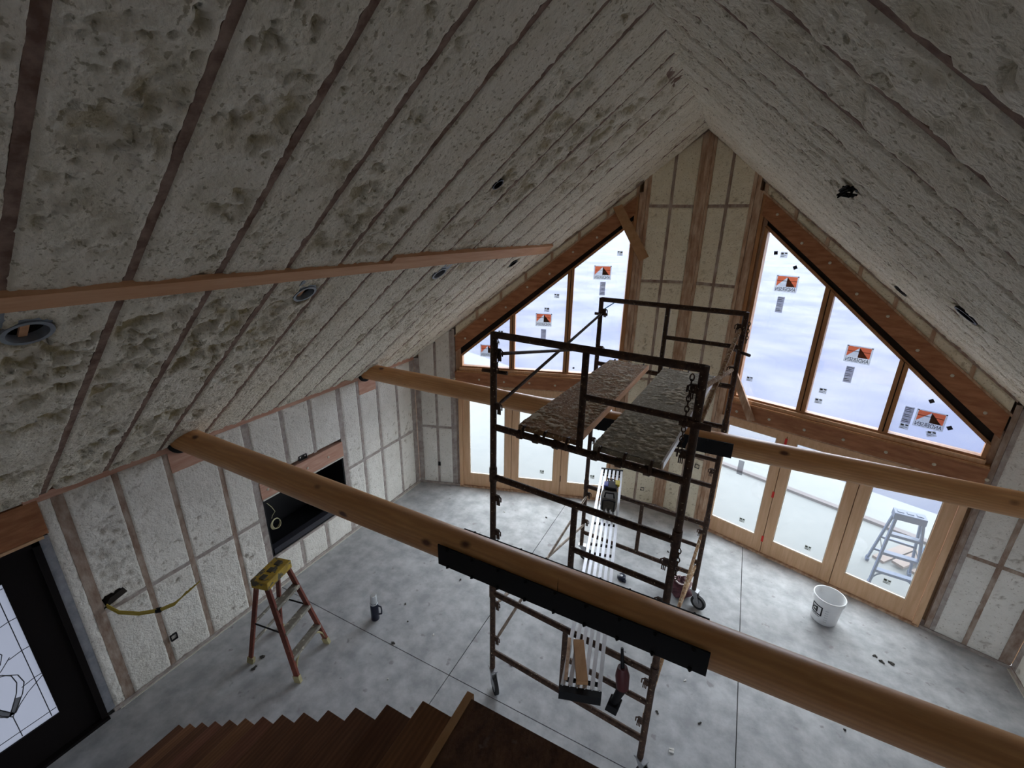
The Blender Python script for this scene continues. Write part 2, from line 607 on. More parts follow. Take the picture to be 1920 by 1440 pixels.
def foam(M, u0, u1, v0, v1, cell, name, material, parent, amp=1.0, rough_fn=None, seed=0, base=0.006, keep=None,
         edge=0.014, holes=(), ends=True):
    """a foam-filled bay: a relief grid. v0/v1 may be functions of u. amp scales the relief, rough_fn gives where skin is scooped"""
    nu = max(4, int(round((u1-u0)/cell)))
    f0 = v0 if callable(v0) else (lambda u: np.full_like(u, v0))
    f1 = v1 if callable(v1) else (lambda u: np.full_like(u, v1))
    uu = np.linspace(u0, u1, nu+1)
    a, b = f0(uu), f1(uu)
    L = float(np.max(b-a))
    nv = max(4, int(round(L/cell)))
    U, T = np.meshgrid(uu, np.linspace(0, 1, nv+1))
    A = np.broadcast_to(a, U.shape)
    B = np.broadcast_to(b, U.shape)
    V = A+(B-A)*T
    su = U+seed*3.17
    h = (fbm(su/0.024, V/0.024, 3, 2)-0.5)*0.012*amp
    h = h+(fbm(su/0.075, V/0.075, 11, 3)-0.5)*0.014*amp
    h = h+(fbm(U/0.6, V/0.6, 23, 2)-0.5)*0.006
    pit = np.zeros_like(U)
    # small torn holes everywhere
    er = np.minimum(U-u0, u1-U)
    eg = 0.25+0.75*sstep(0.015, 0.06, er)
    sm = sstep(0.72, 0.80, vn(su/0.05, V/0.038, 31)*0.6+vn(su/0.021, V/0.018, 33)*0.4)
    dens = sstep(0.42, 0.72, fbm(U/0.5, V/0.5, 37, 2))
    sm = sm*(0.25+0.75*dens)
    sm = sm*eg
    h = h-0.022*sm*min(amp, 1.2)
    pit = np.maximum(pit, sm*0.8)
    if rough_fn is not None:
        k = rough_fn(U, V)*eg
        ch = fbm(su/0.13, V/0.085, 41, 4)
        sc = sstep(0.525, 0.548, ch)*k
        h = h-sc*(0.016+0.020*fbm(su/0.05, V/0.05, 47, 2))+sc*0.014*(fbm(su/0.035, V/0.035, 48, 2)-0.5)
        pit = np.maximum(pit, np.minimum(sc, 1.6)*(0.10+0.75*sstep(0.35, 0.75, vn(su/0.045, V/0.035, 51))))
    e = np.minimum(U-u0, u1-U)
    if ends:
        e = np.minimum(e, np.minimum(V-A, B-V))
    e = e+(fbm(U/0.018, V/0.022, 61, 2)-0.5)*0.014+(fbm(U/0.12, V/0.12, 63, 2)-0.5)*0.010
    ef = sstep(0.0, edge, e)
    h = -0.012+(h+base+0.012)*ef
    for (hu, hv, hr) in holes:
        dd = np.hypot(U-hu, V-hv)
        h = np.where(dd < hr, -0.14, h)
        pit = np.maximum(pit, (1-sstep(hr, hr*1.5, dd))*0.8)
    P = np.array(M(U.ravel(), V.ravel(), h.ravel()), dtype=object)
    X = np.stack([np.broadcast_to(np.asarray(c, dtype=float), U.size) for c in M(U.ravel(), V.ravel(), h.ravel())], 1)
    pit = np.clip(pit, 0, 1)
    off = np.array(parent['_o']) if '_o' in parent else np.zeros(3)
    X = (X-off).astype(np.float32)
    idx = np.arange((nv+1)*(nu+1)).reshape(nv+1, nu+1)
    Q = np.stack([idx[:-1, :-1], idx[:-1, 1:], idx[1:, 1:], idx[1:, :-1]], -1).reshape(-1, 4)
    if keep is not None:
        uc = (U[:-1, :-1]+U[1:, 1:])/2
        vc = (V[:-1, :-1]+V[1:, 1:])/2
        Q = Q[keep(uc.ravel(), vc.ravel())]
        if len(Q) == 0:
            return None
    # make the normals face the room
    me = bpy.data.meshes.new(name)
    p0, p1, p2 = X[Q[0, 0]], X[Q[0, 1]], X[Q[0, 2]]
    nrm = np.cross(p1-p0, p2-p0)
    m0 = np.array([float(c) for c in M(uu[0], float(a[0]), 0.0)])
    m1 = np.array([float(c) for c in M(uu[0], float(a[0]), 1.0)])
    if nrm@(m1-m0) < 0:
        Q = Q[:, ::-1]
    me.vertices.add(len(X))
    me.vertices.foreach_set('co', X.ravel())
    me.loops.add(Q.size)
    me.loops.foreach_set('vertex_index', Q.ravel().astype(np.int32))
    me.polygons.add(len(Q))
    me.polygons.foreach_set('loop_start', np.arange(0, Q.size, 4, dtype=np.int32))
    me.polygons.foreach_set('use_smooth', np.ones(len(Q), dtype=bool))
    me.update(calc_edges=True)
    at = me.attributes.new('pit', 'FLOAT', 'POINT')
    at.data.foreach_set('value', pit.ravel().astype(np.float32))
    me.materials.append(MATS[material])
    ob = bpy.data.objects.new(name, me)
    COL.objects.link(ob)
    ob.parent = parent
    return ob


def text_mesh(txt, size, M, u, v, d, material, parent, name='printed_text', mirror=True, width=None, depth=0.001):
    cu = bpy.data.curves.new(name, 'FONT')
    cu.body = txt
    cu.size = size
    cu.align_x = 'CENTER'
    cu.align_y = 'CENTER'
    ob = bpy.data.objects.new(name, cu)
    COL.objects.link(ob)
    dg = bpy.context.evaluated_depsgraph_get()
    me0 = bpy.data.meshes.new_from_object(ob.evaluated_get(dg))
    bpy.data.objects.remove(ob)
    vs = [tuple(x.co) for x in me0.vertices]
    fs = [tuple(p.vertices) for p in me0.polygons]
    wdt = max(x[0] for x in vs)-min(x[0] for x in vs)
    k = (width/wdt) if width else 1.0
    sg = -1 if mirror else 1
    mb = MB()
    mb.add([M(u+sg*x[0]*k, v+x[1], d) for x in vs], fs)
    bpy.data.meshes.remove(me0)
    return mb.build(name, material, parent)


# ================================================================== OUTSIDE
o = MB().box(IDM, -1500, 1500, -1500, 3000, -1.0, -0.75).build('ground', 'snow_ground')
o['kind'] = 'structure'
de = np.array([7.86-5.24, 8.79-9.81])
de /= np.linalg.norm(de)
dn = np.array([-de[1], de[0]])
if dn[1] < 0:
    dn = -dn
dp = np.array([5.24, 9.81])
o = MB()
A1 = dp-de*14
A2 = dp+de*10
o.prism(IDM, [tuple(A1), tuple(A2), (A2[0], 2.0), (A1[0], 2.0)], -0.75, -0.15)
o = o.build('terrace', 'deck_concrete')
o['kind'] = 'structure'
m = MB()
q1, q2 = A1, A2
m.prism(IDM, [tuple(q1), tuple(q2), tuple(q2+dn*0.12), tuple(q1+dn*0.12)], -0.75, -0.10)
o = m.build('terrace_edge_beam', 'deck_edge')
tag(o, 'pinkish brown timber edging the white terrace outside the glass doors', 'edging')
# second, lower apron beyond the edge
m = MB()
q1, q2 = A1+dn*0.12, A2+dn*0.12
m.prism(IDM, [tuple(q1), tuple(q2), tuple(q2+dn*1.6), tuple(q1+dn*1.6)], -0.76, -0.35)
o = m.build('lower_apron', 'deck_concrete')
o['kind'] = 'structure'


# ================================================================== FLOOR
fl = MB().prism(IDM, [(-0.2, YB-0.2), (XR+0.2, YB-0.2), (XR+0.2, YC), (XM, YA+0.15), (-0.2, YC)], -0.14, -0.012).build('floor', 'concrete_base')
fl['kind'] = 'structure'
g = 0.0045


def yw(x):
    return YA-(YA-YC)*abs(x-XM)/XM


JX = [0.0, 2.765, 5.63, XR]
JY = 2.95
for i in range(3):
    x0 = JX[i]+(g if i else 0)
    x1 = JX[i+1]-(g if i < 2 else 0)
    for k in (0, 1):
        if k == 0:
            poly = [(x0, YB), (x1, YB), (x1, JY-g), (x0, JY-g)]
        else:
            poly = [(x0, JY+g), (x1, JY+g), (x1, yw(x1))]
            if x0 < XM < x1:
                poly.append((XM, YA))
            poly.append((x0, yw(x0)))
        MB().prism(IDM, poly, -0.012, 0.0).build('concrete_slab', 'concrete', fl)

# ================================================================== LEFT WALL
wl = MB()
wl.box(WL, 1.02, 2.90, -0.02, HW+0.1, -0.20, -0.14)
wl.box(WL, 4.25, YC, -0.02, HW+0.1, -0.20, -0.14)
wl.box(WL, 2.90, 4.25, -0.02, 0.51, -0.20, -0.14)
wl.box(WL, 2.90, 4.25, 1.40, HW+0.1, -0.20, -0.14)
wl.box(WL, YB, -0.05, -0.02, HW+0.1, -0.20, -0.14)
wl.box(WL, -0.05, 1.02, 2.17, HW+0.1, -0.20, -0.14)
wl = wl.build('wall_left', 'sheathing')
wl['kind'] = 'structure'


def stud(M, u, z0, z1, wd, name='stud', parent=None, material='grey_stud', d0=-0.14, d1=0.0, tilt=0.0):
    m = MB()
    m.prism(M, [(u-wd/2, z0), (u+wd/2, z0), (u+tilt+wd/2, z1), (u+tilt-wd/2, z1)], d0, d1)
    return m.build(name, material, parent)


LS = [(1.205, 0.085), (1.615, 0.05), (2.04, 0.05), (2.53, 0.05), (2.885, 0.085), (3.36, 0.05), (3.79, 0.05), (4.29, 0.085), (4.665, 0.05), (5.07, 0.05), (5.52, 0.05), (5.945, 0.115)]
for u, wd in LS:
    lo, hi = 0.045, HW-0.05
    mt = 'dusty_stud' if u < 2.7 else 'grey_stud'
    if 2.95 < u < 4.2:
        stud(WL, u, 0.045, 0.48, wd, 'cripple_stud', wl, mt)
        stud(WL, u, 1.66, hi, wd, 'cripple_stud', wl, mt)
    else:
        stud(WL, u, lo, hi, wd, 'stud', wl, mt)
# doubled plies beside the wide studs show as thin dark joints
MB().box(WL, 1.06, YC, 0.0, 0.045, -0.14, 0.012).build('bottom_plate', 'grey_stud', wl)
MB().box(WL, 1.0, YC, HW-0.05, HW+0.02, -0.14, 0.008).build('top_plate', 'pink_header', wl)
MB().box(WL, YB, 0.0, 0.0, HW, -0.14, -0.03).build('foam_panel', 'foam_wall', wl)
edges = [(LS[i][0]+LS[i][1]/2, LS[i+1][0]-LS[i+1][1]/2) for i in range(len(LS)-1)]
for i, (a, b) in enumerate(edges):
    a2, b2 = a-0.009, b+0.009
    cell = 0.017 if b < 4.3 else 0.026
    rf = (lambda U, V: sstep(0.60, 0.72, fbm(U/0.35, V/0.35, 71, 2))*sstep(2.2, 1.0, U)*0.8)
    if 2.9 < (a+b)/2 < 4.25:
        foam(WL, a2, b2, 0.035, 0.475, cell, 'foam_panel', 'foam_wall', wl, 0.7, None, i)
        foam(WL, a2, b2, 1.67, HW-0.05, cell, 'foam_panel', 'foam_wall', wl, 0.7, None, i)
        continue
    zb = 1.125
    hd = (2.04 < (a+b)/2 < 2.5) or (4.7 < (a+b)/2 < 5.07)
    if hd:
        MB().box(WL, a, b, 2.22, HW-0.05, -0.14, 0.004).build('log_bearing_block', 'pink_header', wl)
    hol = []
    if i == 0:
        hol = [(1.30, 1.235, 0.05), (1.37, 1.25, 0.035)]
    foam(WL, a2, b2, 0.035, zb-0.014, cell, 'foam_panel', 'foam_wall', wl, 0.8, rf, i)
    foam(WL, a2, b2, zb+0.014, 2.235 if hd else HW-0.05, cell, 'foam_panel', 'foam_wall', wl, 0.8, rf, i+20, holes=hol)
    MB().box(WL, a, b, zb-0.022, zb+0.022, -0.14, 0.0).build('blocking', 'grey_stud', wl)
# beside the front door
foam(WL, 1.075, 1.17, 0.03, HW-0.04, 0.017, 'foam_panel', 'foam_wall', wl, 1.4, None, 50, base=0.0)
MB().box(WL, 1.075, 1.17, 0.0, HW, -0.14, -0.02).build('backing_board', 'grey_stud', wl)
foam(WL, -0.3, 1.10, 2.485, HW+0.10, 0.02, 'foam_panel', 'foam_wall', wl, 1.3, None, 52, base=0.0)
# strip of light sill seal on the floor
o = MB().box(IDM, 0.0, 0.028, 1.10, YC-0.02, 0.0, 0.010).build('baseboard_left', 'strip_light')
o['kind'] = 'structure'

# fireplace recess with black liner
fp = empty('fireplace_box', (0, 3.59, 0.5), 'black metal fireplace box set in the foam wall behind the near log', 'fireplace')
m = MB()
m.box(WL, 2.93, 4.25, 0.50, 1.385, -0.62, -0.60)
m.box(WL, 2.93, 2.95, 0.50, 1.385, -0.60, -0.01)
m.box(WL, 4.23, 4.25, 0.50, 1.385, -0.60, -0.01)
m.box(WL, 2.95, 4.23, 1.365, 1.385, -0.60, -0.01)
m.box(WL, 2.95, 4.23, 0.50, 0.52, -0.60, -0.01)
m.build('firebox', 'black_box', fp)
MB().box(WL, 2.97, 4.22, 0.52, 0.60, -0.12, -0.015).build('front_lip', 'fireplace_lip', fp)
m = MB()
m.box(WL, 2.925, 4.255, 1.385, 1.625, -0.14, 0.01)
m.build('header_beam', 'pink_header', wl)
MB().box(WL, 2.93, 4.25, 1.372, 1.392, -0.14, 0.02).build('header_trim', 'strip_light', wl)
MB().box(WL, 2.925, 4.255, 0.475, 0.503, -0.14, 0.006).build('sill_plate', 'grey_stud', wl)
for yy in (3.02, 3.62, 3.98):
    MB().lathe((0.010, yy, 1.50), [(0.018, 0), (0.016, 0.006), (0, 0.009)], 10, (1, 0, 0)).build('foam_plug', 'plug_foam', wl)
# wire coil hanging in the fireplace
m = MB()
pts = [(0.02, 2.965, 1.33), (0.05, 3.00, 1.26), (0.07, 3.02, 1.19), (0.05, 2.99, 1.14), (0.045, 2.975, 1.10)]
m.tube(pts, 0.004, 6)
for k in range(4):
    m.torus((0.045+0.004*k, 3.01+0.004*k, 1.00), 0.072-0.003*k, 0.0045, (1, 0.15, 0.1*k), 24, 5)
o = m.build('cable_coil', 'cable_cream', smooth=True)
tag(o, 'coil of cream cable hanging in the corner of the black fireplace opening', 'cable')


# electrical boxes
def elec_box(M, u, z, label, wd=0.05, ht=0.09, mt='black_box', d=0.012):
    e = empty('electrical_box', M(u, z, 0.0), label, 'electrical box')
    m = MB()
    t = 0.006
    m.box(M, u-wd/2, u+wd/2, z-ht/2, z+ht/2, -0.05, -0.045)
    m.box(M, u-wd/2, u-wd/2+t, z-ht/2, z+ht/2, -0.05, d)
    m.box(M, u+wd/2-t, u+wd/2, z-ht/2, z+ht/2, -0.05, d)
    m.box(M, u-wd/2, u+wd/2, z-ht/2, z-ht/2+t, -0.05, d)
    m.box(M, u-wd/2, u+wd/2, z+ht/2-t, z+ht/2, -0.05, d)
    m.build('box_shell', mt, e)
    MB().box(M, u-wd/2+t, u+wd/2-t, z-ht/2+t, z+ht/2-t, -0.045, 0.004).build('dark_interior', 'dark_gap', e)
    return e


elec_box(WL, 1.68, 0.38, 'small black outlet box low on the foam wall between front door and ladder', 0.065, 0.075, d=0.03)
elec_box(WL, 3.57, 1.695, 'small black box above the pink fireplace header', 0.12, 0.065, d=0.025)
elec_box(PL, 4.01, 0.44, 'small black outlet box in the far corner bay beside the glass doors', 0.045, 0.075, d=0.02)
elec_box(PL, 0.27, 0.33, 'dark outlet box low on the centre foam wall, lower of two', 0.06, 0.06, 'tool_olive', d=0.02)
elec_box(PR, 0.60, 1.06, 'dark switch box above the far log on the centre foam wall', 0.07, 0.07, 'tool_olive', d=0.02)

# yellow cables out of the wall by the door
wc = empty('cable_bundle', (0.0, 1.27, 1.2), 'yellow cables taped together sticking out of the foam wall by the door', 'cable')
base = [(0.0, 1.26, 1.19), (0.10, 1.30, 1.12), (0.22, 1.40, 1.07), (0.33, 1.52, 1.055), (0.42, 1.62, 1.09)]
for k in range(4):
    off = [(0.004*k, 0.006*(k % 2), 0.012*(k-1.5))]*5
    p = [tuple(np.array(b_)+np.array(q_)) for b_, q_ in zip(base, off)]
    tips = [(0.45+0.02*k, 1.68+0.015*k, 1.13+0.02*k), (0.50+0.03*k, 1.72+0.03*k, 1.20+0.03*k)]
    MB().tube(p+tips, 0.006, 6).build('cable', 'cable_yellow', wc, smooth=True)
MB().tube([(0.315, 1.505, 1.056), (0.345, 1.535, 1.058)], 0.026, 8).build('tape_wrap', 'tool_black', wc)
MB().prism(WL, [(1.24, 1.17), (1.30, 1.25), (1.42, 1.28), (1.44, 1.22), (1.36, 1.20)], -0.10, 0.012).build('torn_hole', 'dark_gap', wc)

# ------------------------------------------------------------------ front door (left wall)
dr = empty('door_1', (0, 0.5, 0), kind='structure')
m = MB()
m.box(WL, -0.04, 0.02, 0.0, 2.13, -0.14, 0.02)
m.box(WL, 0.955, 1.005, 0.0, 2.13, -0.14, 0.02)
m.box(WL, -0.04, 1.005, 2.09, 2.135, -0.14, 0.02)
m.build('door_frame', 'door_dark', dr)
m = MB()
m.box(WL, 0.02, 0.235, 0.03, 2.09, -0.06, -0.015)
m.box(WL, 0.745, 0.955, 0.03, 2.09, -0.06, -0.015)
m.box(WL, 0.235, 0.745, 0.03, 0.385, -0.06, -0.015)
m.box(WL, 0.235, 0.745, 1.90, 2.09, -0.06, -0.015)
m.build('door_leaf', 'door_dark', dr)
m = MB()
for a in ((0.235, 0.25, 0.385, 1.90), (0.73, 0.745, 0.385, 1.90), (0.25, 0.73, 0.385, 0.40), (0.25, 0.73, 1.885, 1.90)):
    m.box(WL, *a, -0.015, -0.006)
m.build('glazing_bead', 'door_dark', dr)
MB().box(WL, 0.235, 0.745, 0.385, 1.90, -0.046, -0.040).build('leaded_pane', 'leaded_glass', dr)
MB().box(WL, -0.04, 1.005, 0.0, 0.03, -0.14, 0.05).build('threshold', 'door_dark', dr)
cm = MB()


def came(pts, r=0.0035):
    cm.tube([WL(y, z, -0.037) for y, z in pts], r, 5)


came([(0.685, 0.40), (0.685, 1.885)])
came([(0.295, 0.40), (0.295, 1.885)])
came([(0.25, 0.455), (0.73, 0.455)])
came([(0.25, 1.83), (0.73, 1.83)])
came([(0.49, 0.40), (0.49, 0.64)])
for z in (0.88, 1.20, 1.52):
    came([(0.60, z-0.02), (0.685, z+0.0), (0.74, z)])
    came([(0.38, z-0.02), (0.295, z), (0.24, z)])
came([(0.49, 1.64), (0.49, 1.83)])
for k in (1.0, 0.72):
    for sg in (-1, 1):
        came([(0.49+sg*k*x_, 0.66+(z_-0.66)*(1 if k == 1 else 0.93)+(0.0 if k == 1 else 0.05)) for x_, z_ in
              ((0.0, 0.64), (0.04, 0.70), (0.10, 0.80), (0.135, 0.90), (0.12, 1.0), (0.06, 1.06), (0.0, 1.09), )], 0.004)
for sg in (-1, 1):
    came([(0.49+sg*x_, z_) for x_, z_ in ((0.02, 0.66), (0.07, 0.72), (0.13, 0.78), (0.25, 0.86))])
    came([(0.49+sg*x_, z_) for x_, z_ in ((0.0, 1.14), (0.06, 1.18), (0.09, 1.26), (0.05, 1.36), (0.0, 1.64))])
    came([(0.49+sg*x_, z_) for x_, z_ in ((0.0, 1.09), (0.05, 1.12), (0.12, 1.20))])
cm.build('lead_came', 'lead_came', dr, smooth=True)
cm = MB()
cm.prism(WL, [(0.47, 0.66), (0.52, 0.66), (0.58, 0.78), (0.54, 0.80)], -0.039, -0.036)
cm.prism(WL, [(0.51, 0.66), (0.46, 0.66), (0.40, 0.78), (0.44, 0.80)], -0.039, -0.036)
cm.build('grey_glass_piece', 'house_wrap', dr)
MB().box(WL, 1.005, 1.075, 0.04, 2.14, -0.13, -0.005).build('flashing_strip', 'house_wrap', wl)
m = MB()
m.box(WL, -0.3, 1.08, 2.16, 2.48, -0.14, 0.012)
m.build('door_header', 'beam_brown', wl)
MB().box(WL, -0.06, 1.04, 2.135, 2.16, -0.14, 0.03).build('header_trim', 'pine_frame', wl)

# ================================================================== RIGHT and BACK walls
wr_ = MB()
wr_.box(WR, YB, YC, -0.02, HW+0.1, -0.20, -0.14)
wr_ = wr_.build('wall_right', 'sheathing')
wr_['kind'] = 'structure'
ys = [YB+0.05]+[0.42+0.43*k for k in range(13)]+[5.955]
for i, u in enumerate(ys):
    if u > 5.6 and u < 5.9:
        continue
    stud(WR, u, 0.045, HW-0.03, 0.05 if u < 5.9 else 0.09, 'stud', wr_)
for i in range(len(ys)-1):
    foam(WR, ys[i]+0.02, ys[i+1]-0.02, 0.03, HW-0.03, 0.05 if ys[i] < 3 else 0.03, 'foam_panel', 'foam_wall', wr_, 0.7, None, i+80)
MB().box(WR, YB, YC, 0.0, 0.045, -0.14, 0.010).build('bottom_plate', 'grey_stud', wr_)
o = MB().box(IDM, XR-0.028, XR, YB, YC-0.02, 0.0, 0.010).build('baseboard_right', 'strip_light')
o['kind'] = 'structure'
wbk = MB()
wbk.prism(WB, [(-0.2, -0.02), (4.6, -0.02), (4.6, 2.25), (-0.2, 2.25)], -0.2, 0.0)
wbk.prism(WB, [(7.6, -0.02), (XR+0.2, -0.02), (XR+0.2, 2.25), (7.6, 2.25)], -0.2, 0.0)
wbk.box(WB, 4.6, 7.6, -0.02, 0.85, -0.2, 0.0)
wbk.prism(WB, [(-0.2, 2.25), (XR+0.2, 2.25), (XR+0.2, HW), (XM, ZR+0.2), (-0.2, HW)], -0.2, 0.0)
wbk = wbk.build('wall_back', 'foam_wall')
w3 = empty('added_fill_window', (6.1, YB, 1.5), kind='structure')  # window added out of view, behind the camera, to light the gable
m = MB()
for a in ((4.6, 4.66, 0.85, 2.25), (7.54, 7.6, 0.85, 2.25), (6.07, 6.13, 0.85, 2.25), (4.66, 7.54, 0.85, 0.91), (4.66, 7.54, 2.19, 2.25)):
    m.box(WB, *a, -0.14, 0.0)
m.build('window_frame', 'window_wood', w3)
MB().box(WB, 4.66, 6.07, 0.91, 2.19, -0.08, -0.074).build('window_pane', 'film_glass', w3)
MB().box(WB, 6.13, 7.54, 0.91, 2.19, -0.08, -0.074).build('window_pane', 'film_glass', w3)
wbk['kind'] = 'structure'

# ================================================================== CEILING
RY = [0.69+0.436*k for k in range(-9, 16)]


def ceiling_slope(M, name, side):
    st = MB()
    st.box(M, YB-0.2, YA+0.35, -0.25, XM+0.12, -0.26, -0.17)
    st = st.build(name, 'sheathing')
    st['kind'] = 'structure'
    for k, y in enumerate(RY):
        x0 = 0.0 if y < YC else XM*(y-YC)/(YA-YC)
        if x0 > XM-0.05:
            continue
        m = MB()
        m.box(M, y-0.021, y+0.021, x0-0.02, XM, -0.17, 0.0)
        m.build('rafter', 'rafter_wood', st)

    def rough(U, V):
        k = sstep(0.55, 0.70, fbm(U/0.75+side*9, V/0.55, 91, 2))
        if side == 0:
            low = sstep(2.25, 2.0, V)*sstep(3.2, 1.6, U)
            k = np.maximum(k*0.9, low*1.5*sstep(0.30, 0.48, fbm(U/0.5, V/0.5, 93, 2)))
            low2 = sstep(2.2, 1.9, V)*sstep(0.45, 0.6, fbm(U/0.6, V/0.45, 95, 2))
            k = np.maximum(k, low2*0.8)
            for (cy, cx, ry, rx) in ((1.36, 3.16, 0.17, 0.16), (1.42, 2.78, 0.10, 0.22), (3.3, 3.6, 0.3, 0.25), (4.6, 3.5, 0.5, 0.25), (2.6, 2.6, 0.3, 0.22)):
                k = np.maximum(k, sstep(1.2, 0.7, np.hypot((U-cy)/ry, (V-cx)/rx)))
        else:
            k = k*0.45
        return k
    for k in range(len(RY)-1):
        gp = 0.014 if side == 0 else 0.022
        a, b = RY[k]+gp, RY[k+1]-gp
        if RY[k] < -0.3:
            m = MB()
            m.box(M, a, b, -0.02, XM-0.01, -0.15, 0.005)
            m.build('foam_panel', 'foam_ceiling', st)
            continue
        cell = 0.0135 if b < 3.4 else (0.018 if b < 5.0 else 0.026)
        if side == 1:
            cell = 0.0155 if b < 4.2 else 0.026
        kp = None
        if b > YC-0.3:
            kp = (lambda U, V: (U < YC+(YA-YC)*V/XM+0.08))
        hl = []
        if side == 0:
            for (cy, cx, r) in ((0.80, 2.06, 0.085), (2.31, 2.06, 0.085), (3.98, 2.08, 0.085), (5.70, 2.08, 0.07), (3.48, 3.05, 0.055)):
                if a < cy < b:
                    hl.append((cy, cx, r))
        else:
            for (cy, cx, r) in ((4.26, XR-6.40, 0.085), (6.08, XR-6.44, 0.07), (3.50, XR-5.44, 0.05)):
                if a < cy < b:
                    hl.append((cy, cx, r))
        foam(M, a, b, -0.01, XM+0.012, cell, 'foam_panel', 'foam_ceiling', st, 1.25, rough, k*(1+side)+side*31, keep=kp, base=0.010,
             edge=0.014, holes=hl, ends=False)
    return st


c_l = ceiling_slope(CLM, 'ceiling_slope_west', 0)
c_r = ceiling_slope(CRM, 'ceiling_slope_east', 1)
o = MB().prism(lambda a, b, d: (a, d, b), [(XM-0.10, ZR+0.005-0.10*SL), (XM, ZR+0.005), (XM+0.10, ZR+0.005-0.10*SL), (XM+0.10, ZR+0.22), (XM-0.10, ZR+0.22)], YB, YA+0.3).build('trim_1', 'rafter_wood')
o['kind'] = 'structure'

# furring boards across the rafters on the left slope
bd = MB().box(CLM, 0.02, 6.42, 2.235, 2.32, 0.0, 0.035).build('furring_board', 'fir_board')
tag(bd, 'long thin wood board nailed across the rafters above the recessed lights', 'board')
bd = MB().box(CLM, 2.95, 6.35, 2.325, 2.385, 0.0, 0.045).build('furring_board', 'fir_board')
tag(bd, 'second shorter wood board lying against the far end of the long ceiling board', 'board')


# recessed light housings
def light_can(M, u, v, r, label, full=True, extra=False):
    e = empty('recessed_light_housing', M(u, v, 0), label, 'light fitting')
    c = np.array(M(u, v, -0.01))
    ax = np.array(M(u, v, 1.0))-np.array(M(u, v, 0.0))
    MB().lathe(c-ax*0.13, [(r*0.98, 0.0), (r*0.98, 0.135), (r*1.13, 0.142), (r*1.13, 0.155), (r*0.90, 0.155), (r*0.90, 0.004), (0.001, 0.003)], 28, ax, False).build('can', 'black_box' if not full else 'can_metal', e, smooth=True)
    MB().lathe(c-ax*0.12, [(r*0.89, 0.0), (r*0.89, 0.10)], 28, ax, False).build('dark_lining', 'dark_gap', e)
    if full:
        MB().box(M, u-r*1.25, u+r*1.25, v+r*0.55, v+r*2.0, -0.02, 0.006).build('mounting_plate', 'can_metal', e)
        MB().box(M, u-0.016, u+0.016, v-r*0.85, v+r*0.85, -0.03, -0.018).build('socket_strap', 'fir_board', e)
    return e


light_can(CLM, 0.80, 2.06, 0.085, 'recessed light can under the near end of the ceiling board')
light_can(CLM, 2.31, 2.06, 0.080, 'recessed light can halfway along the ceiling board, with shiny plate')
light_can(CLM, 3.98, 2.08, 0.080, 'recessed light can beneath the doubled part of the ceiling board')
light_can(CLM, 5.70, 2.08, 0.065, 'far recessed light hole in the foam near the gable windows', False)
light_can(CLM, 3.48, 3.05, 0.048, 'small round electrical box hole high in the foam above the ceiling board', False)
light_can(CRM, 4.26, XR-6.40, 0.080, 'dark recessed light can low on the slope over the doors with the ladder outside', False)
light_can(CRM, 6.08, XR-6.44, 0.065, 'dark slot of the far recessed light beside the gable rafters', False)
tw = MB()
random.seed(3)
cpt = np.array(CRM(3.50, XR-5.44, 0.02))
for k in range(5):
    p = [cpt+np.array([random.uniform(-.05, .05), random.uniform(-.05, .05), random.uniform(-.05, .02)]) for _ in range(6)]
    tw.tube(p, 0.007, 6)
tw = tw.build('wire_tangle', 'tool_black', smooth=True)
tag(tw, 'tangle of black wires poking from the foam of the right roof slope', 'wires')

# ================================================================== PROW GABLE WALLS
SILL = 2.30


def ceil_z(s):
    return ZR-(ZR-HW)*s/LN


